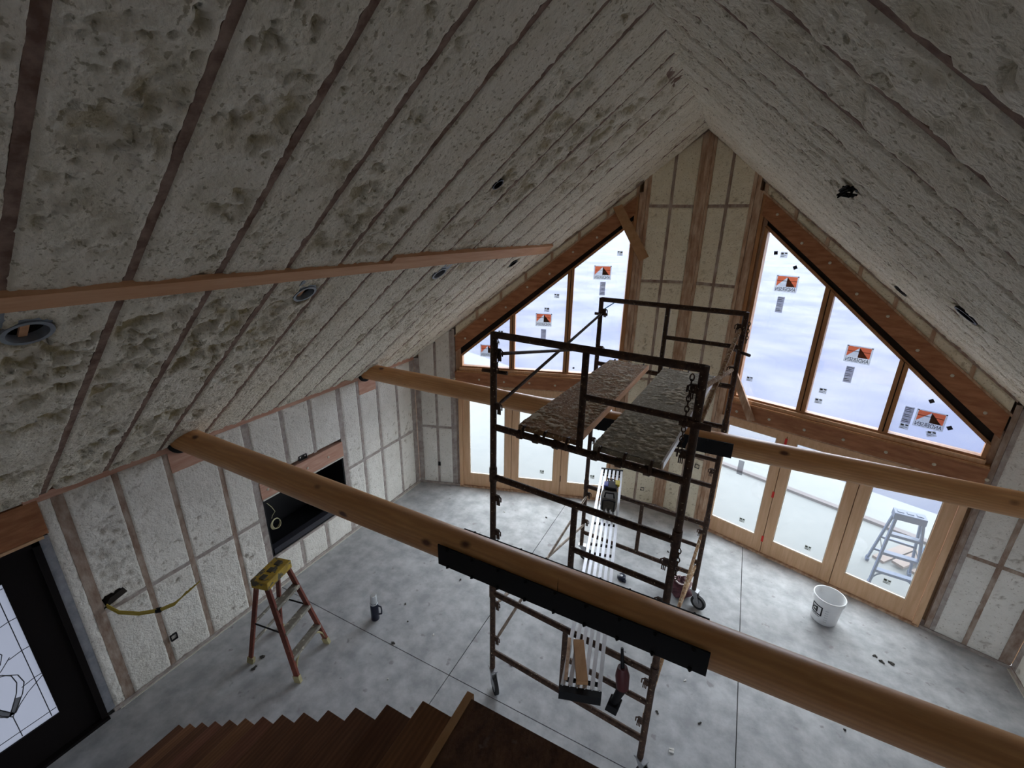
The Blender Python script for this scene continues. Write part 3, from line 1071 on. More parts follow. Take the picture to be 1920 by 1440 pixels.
def prow(M, side):
    nm = 'wall_prow_west' if side == 0 else 'wall_prow_east'
    sh = MB()
    # sheathing behind everything except the openings
    sh.prism(M, [(0, -0.02), (0.80, -0.02), (0.80, ceil_z(0.80)+0.1), (0, ZR+0.1)], -0.20, -0.14)
    sh.prism(M, [(3.62, -0.02), (LN+0.1, -0.02), (LN+0.1, HW+0.1), (3.62, ceil_z(3.62)+0.1)], -0.20, -0.14)
    sh.prism(M, [(0.80, 5.65-0.81*0.80), (0.80, ceil_z(0.8)+0.15), (3.62, ceil_z(3.62)+0.15), (3.62, 5.65-0.81*3.62)], -0.20, -0.14)
    sh.prism(M, [(0.80, 2.05), (3.62, 2.05), (3.62, 2.36), (0.80, 2.36)], -0.20, -0.14)
    sh = sh.build(nm, 'sheathing')
    sh['kind'] = 'structure'
    gs = 'gable_stud'
    # centre bundle: plies
    pw = 0.036 if side == 0 else 0.045
    for k in range(2 if side == 0 else 3):
        MB().prism(M, [(pw*k, 0.04), (pw*(k+1)-0.003, 0.04), (pw*(k+1)-0.003, ceil_z(pw*(k+1))), (pw*k, ceil_z(pw*k))], -0.14, 0.004+0.004*(k % 2)).build('stud', gs, sh)
    c1 = pw*(2 if side == 0 else 3)
    st = 0.385
    MB().prism(M, [(st-0.02, 0.04), (st+0.02, 0.04), (st+0.02, ceil_z(st+.02)), (st-0.02, ceil_z(st-.02))], -0.14, 0.0).build('stud', 'dusty_stud', sh)
    for k in range(4):
        u = 0.685+0.05*k
        dd = -0.004 if k % 2 else 0.006
        zt = ceil_z(u) if k < 2 else ceil_z(u)-0.16
        MB().prism(M, [(u, 0.04), (u+0.047, 0.04), (u+0.047, zt-0.02), (u, zt)], -0.14, dd).build('stud', gs if k != 3 else 'window_wood', sh)
    bz = [0.045, 1.2, 2.38, 3.95, 5.015]
    for j in range(5):
        z0 = bz[j]
        for (a, b) in ((c1, st-0.02), (st+0.02, 0.685)):
            if j > 0:
                MB().box(M, a, b, z0-0.02, z0+0.02, -0.14, 0.0).build('blocking', 'dusty_stud', sh)
            zz0 = z0+(0.012 if j else 0)
            if j < 4:
                top = bz[j+1]-0.012
            else:
                top = (lambda u: ceil_z(u)+0.01)
            foam(M, a-0.010, b+0.010, zz0, top, 0.02, 'foam_panel', 'foam_gable', sh, 0.9, None, j*7+int(a*50)+side*13)
    # corner region
    for u, wd in ((3.685, 0.05), (3.735, 0.045), (4.025, 0.045), (4.365, 0.10)):
        mt = 'dusty_stud' if side else 'grey_stud'
        if wd < 0.05 and u < 3.9:
            mt = 'grey_stud'
        stud(M, u, 0.045, ceil_z(u+wd/2)-0.02, wd, 'stud', sh, mt)
    for (a, b) in ((3.757, 4.003), (4.047, 4.315)):
        for j, (z0, z1) in enumerate(((0.035, 1.185), (1.21, None))):
            if z1 is None:
                z1 = (lambda u: ceil_z(u)+0.01)
            foam(M, a-0.009, b+0.009, z0, z1, 0.024, 'foam_panel', 'foam_wall', sh, 0.7, None, j+int(a*9)+side*5)
        MB().box(M, a, b, 1.175, 1.22, -0.14, 0.0).build('blocking', 'dusty_stud' if side else 'grey_stud', sh)
    MB().box(M, 0.0, 0.86, 0.0, 0.04, -0.14, 0.01).build('bottom_plate', 'grey_stud', sh)
    MB().box(M, 3.62, LN-0.01, 0.0, 0.04, -0.14, 0.01).build('bottom_plate', 'grey_stud', sh)
    # rake plate under ceiling, foam between short blocks, rake beam
    r1 = lambda s: 5.835-0.80*s          # beam top
    r0 = lambda s: 5.60-0.81*s           # beam bottom
    MB().prism(M, [(0.80, ceil_z(0.80)-0.035), (0.80, ceil_z(0.8)+0.01), (3.66, ceil_z(3.66)+0.01), (3.66, ceil_z(3.66)-0.035)], -0.14, 0.012).build('rake_plate', 'dusty_stud', sh)
    MB().prism(M, [(0.83, r1(0.83)-0.002), (0.83, r1(0.83)+0.028), (3.66, r1(3.66)+0.028), (3.66, r1(3.66)-0.002)], -0.14, 0.014).build('rake_ledge', 'gable_stud', sh)
    ub = [0.86+0.40*k for k in range(8)]
    for k in range(7):
        a, b = ub[k], min(ub[k+1], 3.65)
        foam(M, a+0.012, b-0.012, (lambda u: r1(u)+0.022), (lambda u: ceil_z(u)-0.03), 0.02, 'foam_panel', 'foam_gable', sh, 1.0, None, 140+k+side*9, base=0.0)
        MB().prism(M, [(a-0.02, r1(a)), (a+0.02, r1(a)), (a+0.02, ceil_z(a)-0.03), (a-0.02, ceil_z(a)-0.03)], -0.14, 0.006).build('blocking', 'gable_stud', sh)
    bm_ = MB().prism(M, [(0.87, r0(0.87)), (0.87, r1(0.87)), (3.64, r1(3.64)), (3.64, r0(3.64))], -0.14, 0.02).build('rake_beam', 'beam_brown', sh)
    for k in range(8):
        s = 1.05+0.345*k
        z = (r0(s)+r1(s))/2+0.03*(-1)**k
        c = np.array(M(s, z, 0.018))
        ax = np.array(M(s, z, 1.0))-np.array(M(s, z, 0.0))
        MB().lathe(c, [(0.019, 0), (0.016, 0.008), (0, 0.012)], 9, ax).build('foam_plug', 'plug_foam', sh)
    # horizontal beam
    MB().box(M, 0.87, 3.66, 2.075, 2.275, -0.14, 0.02).build('header_beam', 'beam_brown', sh)
    MB().box(M, 0.87, 3.66, 2.275, 2.30, -0.14, 0.045).build('beam_cap', 'beam_brown', sh)
    MB().box(M, 0.87, 3.66, 2.055, 2.073, -0.14, 0.010).build('beam_groove_board', 'gable_stud', sh)
    for k in range(7):
        s = 1.03+0.44*k
        c = np.array(M(s, 2.165+0.012*((k*3) % 2), 0.018))
        ax = np.array(M(s, 0, 1.0))-np.array(M(s, 0, 0.0))
        MB().lathe(c, [(0.021, 0), (0.017, 0.008), (0, 0.012)], 9, ax).build('foam_plug', 'plug_foam', sh)
    # ---- upper window
    wn_ = empty('window_1' if side == 0 else 'window_2', M(2.2, 2.35, 0), kind='structure')
    gt = lambda s: 5.505-0.83*s
    if side == 0:
        lights = [(0.90, 1.70), (1.80, 2.62), (2.71, 3.53)]
    else:
        lights = [(0.97, 1.75), (1.86, 2.65), (2.745, 3.56)]
    lo = lights[0][0]
    hi = lights[2][1]
    MB().box(M, 0.87, hi+0.09, 2.30, 2.325, -0.14, 0.05).build('window_sill', 'window_wood', wn_)
    MB().box(M, lo-0.02, hi+0.05, 2.325, 2.372, -0.12, 0.012).build('bottom_rail', 'strip_light' if False else 'pine_frame', wn_)
    MB().box(M, lo-0.02, hi+0.03, 2.372, 2.40, -0.12, -0.02).build('bottom_stop', 'window_wood', wn_)
    MB().prism(M, [(lo-0.045, 2.325), (lo, 2.325), (lo, gt(lo)+0.02), (lo-0.045, gt(lo)+0.06)], -0.12, -0.01).build('side_jamb', 'window_wood', wn_)
    MB().prism(M, [(hi, 2.325), (hi+0.04, 2.325), (hi+0.04, gt(hi)+0.0), (hi, gt(hi)+0.03)], -0.12, -0.01).build('side_jamb', 'window_wood', wn_)
    MB().prism(M, [(lo-0.04, gt(lo-0.04)), (hi+0.04, gt(hi+0.04)), (hi+0.04, gt(hi+0.04)+0.045), (lo-0.04, gt(lo-0.04)+0.045)], -0.12, -0.035).build('rake_rail', 'window_wood', wn_)
    MB().prism(M, [(0.86, gt(0.86)+0.045), (3.66, gt(3.66)+0.045), (3.66, r0(3.66)+0.04), (0.86, r0(0.86)+0.04)], -0.13, -0.07).build('shim_gap', 'dark_gap', wn_)
    for i in range(2):
        a, b = lights[i][1], lights[i+1][0]
        mid = (a+b)/2
        MB().prism(M, [(a, 2.372), (mid-0.006, 2.372), (mid-0.006, gt(mid)+0.02), (a, gt(a)+0.02)], -0.12, -0.018).build('mullion', 'window_wood', wn_)
        MB().prism(M, [(mid+0.006, 2.372), (b, 2.372), (b, gt(b)+0.02), (mid+0.006, gt(mid)+0.02)], -0.12, -0.018).build('mullion', 'window_wood', wn_)
        MB().prism(M, [(mid-0.006, 2.372), (mid+0.006, 2.372), (mid+0.006, gt(mid)+0.02), (mid-0.006, gt(mid)+0.02)], -0.12, -0.032).build('mullion_joint', 'dark_gap', wn_)
    for i, (a, b) in enumerate(lights):
        MB().prism(M, [(a-.01, 2.40), (b+.01, 2.40), (b+.01, gt(b)+.01), (a-.01, gt(a)+.01)], -0.075, -0.069).build('window_pane', 'film_glass', wn_)
    MB().prism(M, [(hi+0.035, 2.30), (3.67, 2.30), (3.67, 2.72), (hi+0.035, 2.75)], -0.14, -0.05).build('side_filler', 'gable_stud', wn_)
    MB().prism(M, [(0.86, 2.30), (lo-0.04, 2.30), (lo-0.04, gt(lo)+0.12), (0.86, gt(0.86)+0.12)], -0.14, -0.05).build('side_filler', 'gable_stud', wn_)
    # stickers: (left edge as seen, bottom, width, height)
    D = -0.068
    sg = -1 if side == 0 else 1

    def sheet(u, z, wd, ht, name='sticker', mt='paper', tilt=0.0, th=0.0012):
        c_, s_ = cos(tilt), sin(tilt)
        P = [(u+(x*c_-y*s_), z+(x*s_+y*c_)) for x, y in ((-wd/2, -ht/2), (wd/2, -ht/2), (wd/2, ht/2), (-wd/2, ht/2))]
        return MB().prism(M, P, D, D+th).build(name, mt, wn_)

    def product_label(u, z):
        sheet(u, z, 0.27, 0.215, 'product_label')
        b0, t0 = z-0.035, z+0.095
        L_, R_ = u-0.118, u+0.118
        ob = [x for x in COL.objects if x.parent == wn_][-1]
        ml = lambda x: u-(x-u) if side == 0 else x   # side 0 runs right to left as seen from inside
        m = MB()
        m.prism(M, [(ml(u-0.118), b0), (ml(u), t0-0.008), (ml(u), t0), (ml(u-0.118), t0)], D+0.0012, D+0.0018)
        m.prism(M, [(ml(u), b0), (ml(u+0.118), b0), (ml(u+0.118), t0), (ml(u), t0)], D+0.0012, D+0.0018)
        m.build('printed_field', 'print_orange', ob)
        m = MB()
        m.prism(M, [(ml(u), b0), (ml(u+0.105), b0), (ml(u), t0-0.008)], D+0.0018, D+0.0024)
        m.build('printed_gable', 'print_dark', ob)
        m = MB()
        m.box(M, L_, R_, z+0.034, z+0.040, D+0.0024, D+0.0028)
        m.build('printed_line', 'print_dark', ob)
        text_mesh('ANDERSEN', 0.068, M, u, z-0.072, D+0.0019, 'ink', ob, mirror=(side == 1), width=0.235)
        m = MB()
        for uu in (ml(u-0.12), ml(u+0.125)):
            m.box(M, uu-0.007, uu+0.007, z+0.092, z+0.104, D+0.0019, D+0.0023)
        m.build('corner_mark', 'ink', ob)

    def info(u, z, wd=0.085, ht=0.21):
        ob = sheet(u, z, wd, ht, 'data_label', 'paper_grey')
        m = MB()
        for k in range(9):
            if k in (3, 6):
                continue
            zz = z+ht*0.42-ht*0.1*k
            m.box(M, u-wd*0.42, u+wd*(0.42-0.12*((k*5) % 3)), zz-0.003, zz+0.003, D+0.0012, D+0.0017)
        m.build('fine_print', 'faint_ink' if False else 'print_dark', ob)

    def small(u, z, dark=False, tilt=0.0, sz=0.085):
        if dark:
            sheet(u, z, 0.045, 0.045, 'dark_tape_square', 'tool_blue' if False else 'flask_navy', tilt)
            return
        ob = sheet(u, z, sz, sz*0.85, 'small_sticker', 'paper', tilt)
        m = MB()
        m.box(M, u-sz*.4, u-sz*.05, z+sz*.05, z+sz*.32, D+0.0012, D+0.0017)
        m.box(M, u+sz*.1, u+sz*.42, z+sz*.15, z+sz*.34, D+0.0012, D+0.0017)
        m.box(M, u-sz*.4, u+sz*.35, z-sz*.10, z-sz*.05, D+0.0012, D+0.0017)
        m.box(M, u-sz*.4, u+sz*.1, z-sz*.30, z-sz*.22, D+0.0012, D+0.0017)
        m.build('sticker_print', 'print_dark', ob)
    if side == 1:
        product_label(1.30, 4.045)
        product_label(2.25, 3.275)
        product_label(3.07, 2.66)
        info(1.275, 3.77)
        info(2.21, 3.01)
        info(2.87, 2.66)
        small(1.20, 4.41)
        small(1.09, 2.67)
        small(1.99, 2.73)
        small(1.97, 2.58)
        small(2.87, 2.515)
        small(3.12, 2.50, tilt=0.4)
        small(1.10, 4.43, True, 0.1)
        small(1.36, 4.26, True, 0.5)
        small(3.03, 2.885, True, 0.6)
        small(3.25, 2.62, True, 0.6)
    else:
        product_label(1.27, 4.045)
        product_label(2.155, 3.26)
        product_label(3.09, 2.68)
        info(1.25, 3.80)
        info(2.15, 3.00)
        small(1.03, 4.34)
        small(1.96, 3.66)
        small(2.11, 3.43)
        small(2.87, 3.01)
        small(2.92, 2.83, sz=0.07)
        sheet(1.62, 2.47, 0.03, 0.03, 'dark_tape_square', 'flask_navy')
        sheet(1.27, 2.47, 0.03, 0.03, 'dark_tape_square', 'flask_navy')
        sheet(1.13, 3.53, 0.20, 0.016, 'blue_tape_strip', 'tarp_light', -0.62)
    # ---- glass doors, three leaves
    gl = [(0.95, 1.61), (1.865, 2.51), (2.77, 3.42)]
    if side == 0:
        gl = [(0.92, 1.61), (1.87, 2.51), (2.77, 3.42)]
    bounds = [0.86, 1.735, 2.64, 3.55]
    fr = empty('door_2' if side == 0 else 'door_3', M(2.2, 0.0, 0), kind='structure')
    MB().box(M, 3.55, 3.615, 0.0, 2.055, -0.14, 0.015).build('side_jamb', 'pine_frame', fr)
    MB().box(M, 0.80+0.05*0+0.0, 0.86, 0.0, 2.055, -0.14, 0.015).build('side_jamb', 'gable_stud', fr)
    MB().box(M, 0.86, 3.55, 2.0, 2.055, -0.14, 0.015).build('head_jamb', 'pine_frame', fr)
    MB().box(M, 0.86, 3.60, 0.0, 0.028, -0.14, 0.03).build('threshold', 'dark_gap' if False else 'gable_stud', fr)
    for i in (1, 2):
        MB().box(M, bounds[i]-0.03, bounds[i]+0.03, 0.0, 2.0, -0.075, -0.056).build('astragal', 'pine_frame', fr)
    for i in range(3):
        a, b = bounds[i]+0.004, bounds[i+1]-0.004
        g0, g1 = gl[i]
        zb, zt = 0.285, 1.925
        MB().box(M, a, g0, 0.03, 1.998, -0.055, -0.008).build('door_stile', 'pine_frame', fr, bevel=0.003)
        MB().box(M, g1, b, 0.03, 1.998, -0.055, -0.008).build('door_stile', 'pine_frame', fr, bevel=0.003)
        MB().box(M, g0, g1, 0.03, zb, -0.055, -0.010).build('bottom_rail', 'pine_frame', fr, bevel=0.003)
        MB().box(M, g0, g1, zt, 1.998, -0.055, -0.010).build('top_rail', 'pine_frame', fr, bevel=0.003)
        MB().box(M, g0-.005, g1+.005, zb-.005, zt+.005, -0.036, -0.030).build('door_pane', 'door_glass', fr)
        m = MB()
        t = 0.010
        for q_ in ((g0, g0+t, zb, zt), (g1-t, g1, zb, zt), (g0+t, g1-t, zb, zb+t), (g0+t, g1-t, zt-t, zt)):
            m.box(M, *q_, -0.030, -0.018)
        m.build('glazing_bead', 'strip_light', fr)
        D = -0.0295
        su = (1.40, 2.30, 3.20)[i] if side else (1.156, 2.07, 2.975)[i]
        sz_ = 0.42 if side else 0.45
        ob = MB().box(M, su-0.04, su+0.04, sz_-0.038, sz_+0.038, D, D+0.0012).build('small_sticker', 'paper', fr)
        m = MB()
        m.box(M, su-.034, su-.004, sz_+.004, sz_+.03, D+0.0012, D+0.0017)
        m.box(M, su+.008, su+.034, sz_+.010, sz_+.028, D+0.0012, D+0.0017)
        m.box(M, su-.034, su+.03, sz_-.010, sz_-.004, D+0.0012, D+0.0017)
        m.box(M, su-.034, su+.01, sz_-.028, sz_-.020, D+0.0012, D+0.0017)
        m.build('sticker_print', 'print_dark', ob)
    if side == 1:
        MB().box(M, 1.185, 1.265, 1.16, 1.40, -0.0295, -0.028).build('data_label', 'paper_grey', fr)
        for z_ in (0.22, 1.0, 1.86):
            MB().box(M, 1.715, 1.745, z_, z_+0.10, -0.008, -0.004).build('hinge_tag', 'red_tag', fr)
    else:
        MB().box(M, 1.72, 1.732, 0.30, 0.42, -0.008, -0.002).build('hinge', 'black_steel', fr)
    return sh


prow(PL, 0)
prow(PR, 1)

# loose boards on the gable
o = MB().prism(PL, [(1.20, 4.985), (1.075, 5.03), (0.615, 4.31), (0.745, 4.235)], 0.022, 0.060).build('wood_offcut_board', 'edge_board')
tag(o, 'slanted tan board nailed over the rake beam at the top of the window', 'board')
o = MB().prism(PR, [(0.80, 2.86), (0.90, 2.86), (1.31, 2.12), (1.21, 2.10)], 0.05, 0.088).build('wood_brace_board', 'gable_stud')
tag(o, 'slanted grey brown board crossing the header beam behind the scaffold', 'board')

# ================================================================== LOGS
def make_log(p0, p1, r0_, r1_, label, px0, px1, zc):
    e = empty('log_beam', p0, label, 'beam')
    n = 40
    pts = []
    rs = []
    for i in range(n+1):
        t = i/n
        p = np.array(p0)*(1-t)+np.array(p1)*t
        pts.append(p)
        rs.append((r0_*(1-t)+r1_*t)*(1+0.012*sin(7*t*pi+p0[1])))
    lg = MB().tube(pts, rs, 32).build('log', 'log_wood', e, smooth=True)

    def cy(x):
        return p0[1]+(p1[1]-p0[1])*(x-p0[0])/(p1[0]-p0[0])
    rr = r0_*0.5+r1_*0.5
    for sg, zt in ((-1, zc+0.075), (1, zc+0.052)):
        a, b = (px0, px1) if sg < 0 else (px0+0.05, px1-0.02)
        da, db = cy(a)+sg*(rr+0.002), cy(b)+sg*(rr+0.002)
        m = MB()
        P = [(a, da), (b, db), (b, db+sg*0.010), (a, da+sg*0.010)]
        if sg > 0:
            P = P[::-1]
        m.prism(IDM, P, zc-0.085, zt)
        m.build('steel_plate', 'black_steel', e)
        m2 = MB()
        k = 0
        for j in range(9):
            x = a+0.08+(b-a-0.16)*j/8
            for zz in (zc-0.075, zt-0.015):
                c = (x, cy(x)+sg*(rr+0.012), zz)
                m2.lathe(c, [(0.012, 0), (0.012, 0.008), (0.006, 0.009), (0.006, 0.018)], 8, (0, sg, 0))
        m2.build('bolt', 'black_steel', e, kind='stuff')
    # splice crack ring
    m = MB()
    xm = 4.27
    m.torus((xm, cy(xm), zc), rr*1.002, 0.0022, (1, 0.12, 0.25), 40, 5)
    m.build('splice_joint', 'dark_gap', e)
    # black collar at the wall end
    m = MB()
    m.lathe((0.012, p0[1]-0.01, zc-0.03), [(0.135, 0), (0.135, 0.030), (0.100, 0.032), (0.10, 0.0)], 24, (1, 0, 0), False)
    m.build('wall_collar', 'black_steel', e)
    return e


make_log((0.0, 2.215, 2.58), (XR, 2.075, 2.58), 0.124, 0.113, 'near round log beam spanning the room with black steel splice plates', 3.40, 5.12, 2.58)
make_log((0.0, 4.835, 2.58), (XR, 4.79, 2.58), 0.122, 0.112, 'far round log beam spanning the room behind the scaffold planks', 3.66, 5.14, 2.58)

# ================================================================== STAIRS and LANDING
sx0, sys_, sz0, run, rise = 3.872, 1.236, 2.458, 0.251, 0.19
stc = empty('staircase', (sx0, sys_, 0), 'dark brown wooden staircase descending towards the front door', 'staircase')
ty0 = 0.12
tm = ['tread_wood_light', 'tread_wood', 'tread_wood', 'tread_wood', 'tread_wood', 'tread_wood', 'tread_wood_red', 'tread_wood_light', 'tread_wood', 'tread_wood_red', 'tread_wood', 'tread_wood_light', 'tread_wood']
for k in range(13):
    x, z = sx0-k*run, sz0-k*rise
    if z < 0.1:
        MB().box(IDM, x, x+run+0.02, ty0, sys_, 0.0, max(z, 0.03)).build('tread', tm[k], stc)
        continue
    MB().box(IDM, x, x+run+0.02, ty0, sys_, z-0.035, z).build('tread', tm[k], stc, bevel=0.004)
    MB().box(IDM, x+0.025, x+0.045, ty0+0.02, sys_-0.02, max(z-rise, 0), z-0.035).build('riser', 'tread_wood', stc)
for yy in (ty0+0.03, sys_-0.10):
    pl = []
    for k in range(12, -1, -1):
        x, z = sx0-k*run, sz0-k*rise
        pl += [(x+0.05, max(z-rise-0.0, 0.0)+0.0), (x+0.05, z-0.035)] if k < 12 else [(x+0.05, 0.0), (x+0.05, max(z-0.035, 0.01))]
    pl += [(sx0+run, sz0-0.035), (sx0+run, sz0-0.30), (sx0-10.5*run, 0.0)]
    MB().prism(lambda a, b, d: (a, d, b), pl, yy, yy+0.04).build('stringer', 'tread_wood', stc)
ld = empty('loft_landing', (4.5, 0.0, 0), 'dark board landing at the head of the stairs with a pale edge', 'landing')
MB().box(IDM, sx0+run+0.035, 7.2, -1.8, sys_+0.005, sz0+rise-0.045, sz0+rise-0.002).build('floor_panel', 'landing_board', ld)
MB().box(IDM, sx0+run, sx0+run+0.035, -1.8, sys_+0.025, sz0+rise-0.14, sz0+rise+0.004).build('edge_strip', 'edge_board', ld)
MB().box(IDM, sx0+run+0.04, 7.2, sys_-0.05, sys_, sz0+rise-0.28, sz0+rise-0.045).build('rim_joist', 'tread_wood', ld)
for xx, yy in ((sx0+run+0.12, sys_-0.1), (7.1, sys_-0.1), (7.1, -1.7), (sx0+run+0.12, -1.7)):
    MB().box(IDM, xx-0.045, xx+0.045, yy-0.045, yy+0.045, 0.0, sz0+rise-0.05).build('post', 'tread_wood', ld)

# ================================================================== SCAFFOLD
ox, oy, th, SW, SLn = 3.241, 3.085, -0.089, 1.596, 2.339
sa = np.array([cos(th), sin(th), 0])
sb = np.array([-sin(th), cos(th), 0])
so = np.array([ox, oy, 0.0])


def SC(t, b, z):
    return so+t*sa+b*sb+np.array([0, 0, z])


TUBE = 0.0285
mods = [(3.90, 3.07, 3.52), (2.60, 1.80, 2.15), (1.28, 0.48, 0.92)]
scf = empty('scaffold_tower', SC(0.8, 1.17, 0), 'rusty brown three tier steel scaffold tower on castors', 'scaffold')
for j in (0, 1):
    b = j*SLn
    for ti, (zt, zl, zm) in enumerate(mods):
        zb = mods[ti+1][0] if ti < 2 else 0.25
        nm = 'end_frame'
        fr = empty(nm, (0, 0, 0), parent=True)
        fr.parent = scf
        fr['_o'] = scf['_o']
        for t in (0, SW):
            MB().tube([SC(t, b, zb+(0.01 if ti < 2 else 0)), SC(t, b, zt)], TUBE, 12).build('post', 'rust_steel', fr, smooth=True)
            if ti < 2:
                MB().tube([SC(t, b, zb-0.07), SC(t, b, zb+0.07)], TUBE*1.22, 12).build('coupling_collar', 'rust_steel', fr, smooth=True)
        MB().tube([SC(0, b, zt-0.02), SC(SW, b, zt-0.02)], TUBE, 12).build('top_bar', 'rust_steel', fr, smooth=True)
        MB().tube([SC(0, b, zl), SC(SW, b, zl)], TUBE, 12).build('lower_bar', 'rust_steel', fr, smooth=True)
        MB().tube([SC(0.8, b, zl), SC(0.8, b, zt-0.02)], TUBE*0.92, 12).build('centre_post', 'rust_steel', fr, smooth=True)
        MB().tube([SC(0.8, b, zm), SC(SW, b, zm)], TUBE*0.85, 12).build('step_bar', 'rust_steel', fr, smooth=True)
        # locks for the braces
        for t, sd in ((0, 1), (SW, -1)):
            for zz in (zm+0.22, zl+0.20):
                m = MB()
                c = SC(t+sd*0.045, b, zz)
                m.obox(c, sa*0.022, sb*0.010, (0, 0, 0.030))
                for q in range(3):
                    m.obox(SC(t+sd*(0.045+0.012*q), b, zz-0.045), sa*0.0035, sb*0.006, (0, 0, 0.028))
                m.tube([SC(t+sd*0.06, b, zz+0.03), SC(t+sd*0.085, b, zz+0.01), SC(t+sd*0.085, b, zz-0.03)], 0.006, 6)
                m.build('brace_lock', 'rust_steel', fr)


def xbrace(t, z0, z1, mt, parent, rr=0.013):
    for k, (za, zb) in enumerate(((z0, z1), (z1, z0))):
        a, b = SC(t+(0.03 if t == 0 else -0.03), 0.02, za), SC(t+(0.03 if t == 0 else -0.03), SLn-0.02, zb)
        o_ = MB().tube([a, a+(b-a)*0.03, a+(b-a)*0.97, b], [rr*0.5, rr, rr, rr*0.5], 8)
        o_.build('cross_brace', mt, parent, smooth=True)


xbrace(0, 3.27, 3.72, 'rust_steel', scf, 0.015)
xbrace(SW, 3.27, 3.72, 'foamed_brace', scf, 0.021)
xbrace(0, 0.64, 1.12, 'brace_grey', scf, 0.017)
xbrace(SW, 0.64, 1.12, 'foamed_brace', scf, 0.018)
# coupling pins that stick out sideways
for (t, b, z, dt, db) in ((0, 0, 3.57, 0.11, 0.02), (0, SLn, 3.70, 0.08, 0.0), (SW, SLn, 3.47, 0.10, -0.10)):
    c = SC(t, b, z)
    MB().tube([c-sa*dt*0.9-sb*db, c+sa*dt*1.1+sb*db+np.array([0, 0, 0.0])], 0.017, 8).build('coupling_pin', 'rust_steel', scf, smooth=True)
MB().bar(SC(SW-0.10, -0.03, 3.085+0.42), SC(SW+0.10, -0.035, 3.085+0.425), 0.012, 0.045).build('coupling_pin', 'rust_steel', scf)


def chain(p0, p1, name='chain'):
    p0, p1 = np.array(p0, float), np.array(p1, float)
    L = np.linalg.norm(p1-p0)
    n = max(3, int(L/0.036))
    t = (p1-p0)/L
    m = MB()
    for i in range(n):
        c = p0+(p1-p0)*(i+0.5)/n
        ax = (1, 0.1, 0) if i % 2 else (0.1, 1, 0)
        m.torus(c, 0.023, 0.0050, ax, 12, 5, 0.55, long=t)
    return m.build(name, 'rust_steel', scf, smooth=True)


chain(SC(0.05, -0.03, 3.86), SC(0.055, -0.03, 3.58))
chain(SC(SW-0.06, -0.035, 3.84), SC(SW-0.065, -0.035, 3.30))
chain(SC(SW+0.035, -0.035, 2.55), SC(SW+0.04, -0.035, 2.28))
chain(SC(SW+0.045, SLn-0.03, 3.80), SC(SW+0.05, SLn-0.03, 3.58))
# castors
for (t, b, ang) in ((0, 0, 2.3), (SW, 0, 0.4), (0, SLn, 1.1), (SW, SLn, -0.5)):
    c = SC(t, b, 0)
    d = np.array([cos(ang-0.9), sin(ang-0.9), 0])
    if t == 0 and b == 0:
        d = np.array([0.72, -0.69, 0])
    if t > 0 and b > 0:
        d = np.array([0.92, -0.38, 0])
    pr_ = np.array([-d[1], d[0], 0])
    wc_ = c+d*0.085+np.array([0, 0, 0.096])
    ca = empty('castor', (0, 0, 0), parent=True)
    ca.parent = scf
    ca['_o'] = scf['_o']
    MB().lathe(wc_-pr_*0.018, [(0.064, 0), (0.096, 0.0), (0.096, 0.036), (0.064, 0.036)], 24, pr_, False).build('tyre', 'rubber', ca, smooth=True)
    MB().lathe(wc_-pr_*0.016, [(0.001, 0.006), (0.066, 0.0), (0.066, 0.032), (0.001, 0.026)], 20, pr_).build('wheel_hub', 'zinc', ca, smooth=True)
    m = MB()
    for sg in (-1, 1):
        m.prism(lambda a, b_, q_: tuple(c+d*a+pr_*q_+np.array([0, 0, b_])), [(-0.03, 0.245), (0.05, 0.245), (0.105, 0.10), (0.075, 0.08)], sg*0.024, sg*0.030)
    m.obox(c+d*0.015+np.array([0, 0, 0.248]), d*0.055, pr_*0.036, (0, 0, 0.008))
    m.build('fork', 'zinc', ca)

for t in (0.27, 0.42, 0.60, 0.93, 1.12, 1.33):
    for b in (0, SLn):
        MB().tube([SC(t-0.022, b, 3.07), SC(t+0.022, b, 3.07)], TUBE*1.35, 12).build('hook_band', 'rust_steel', scf, smooth=True)


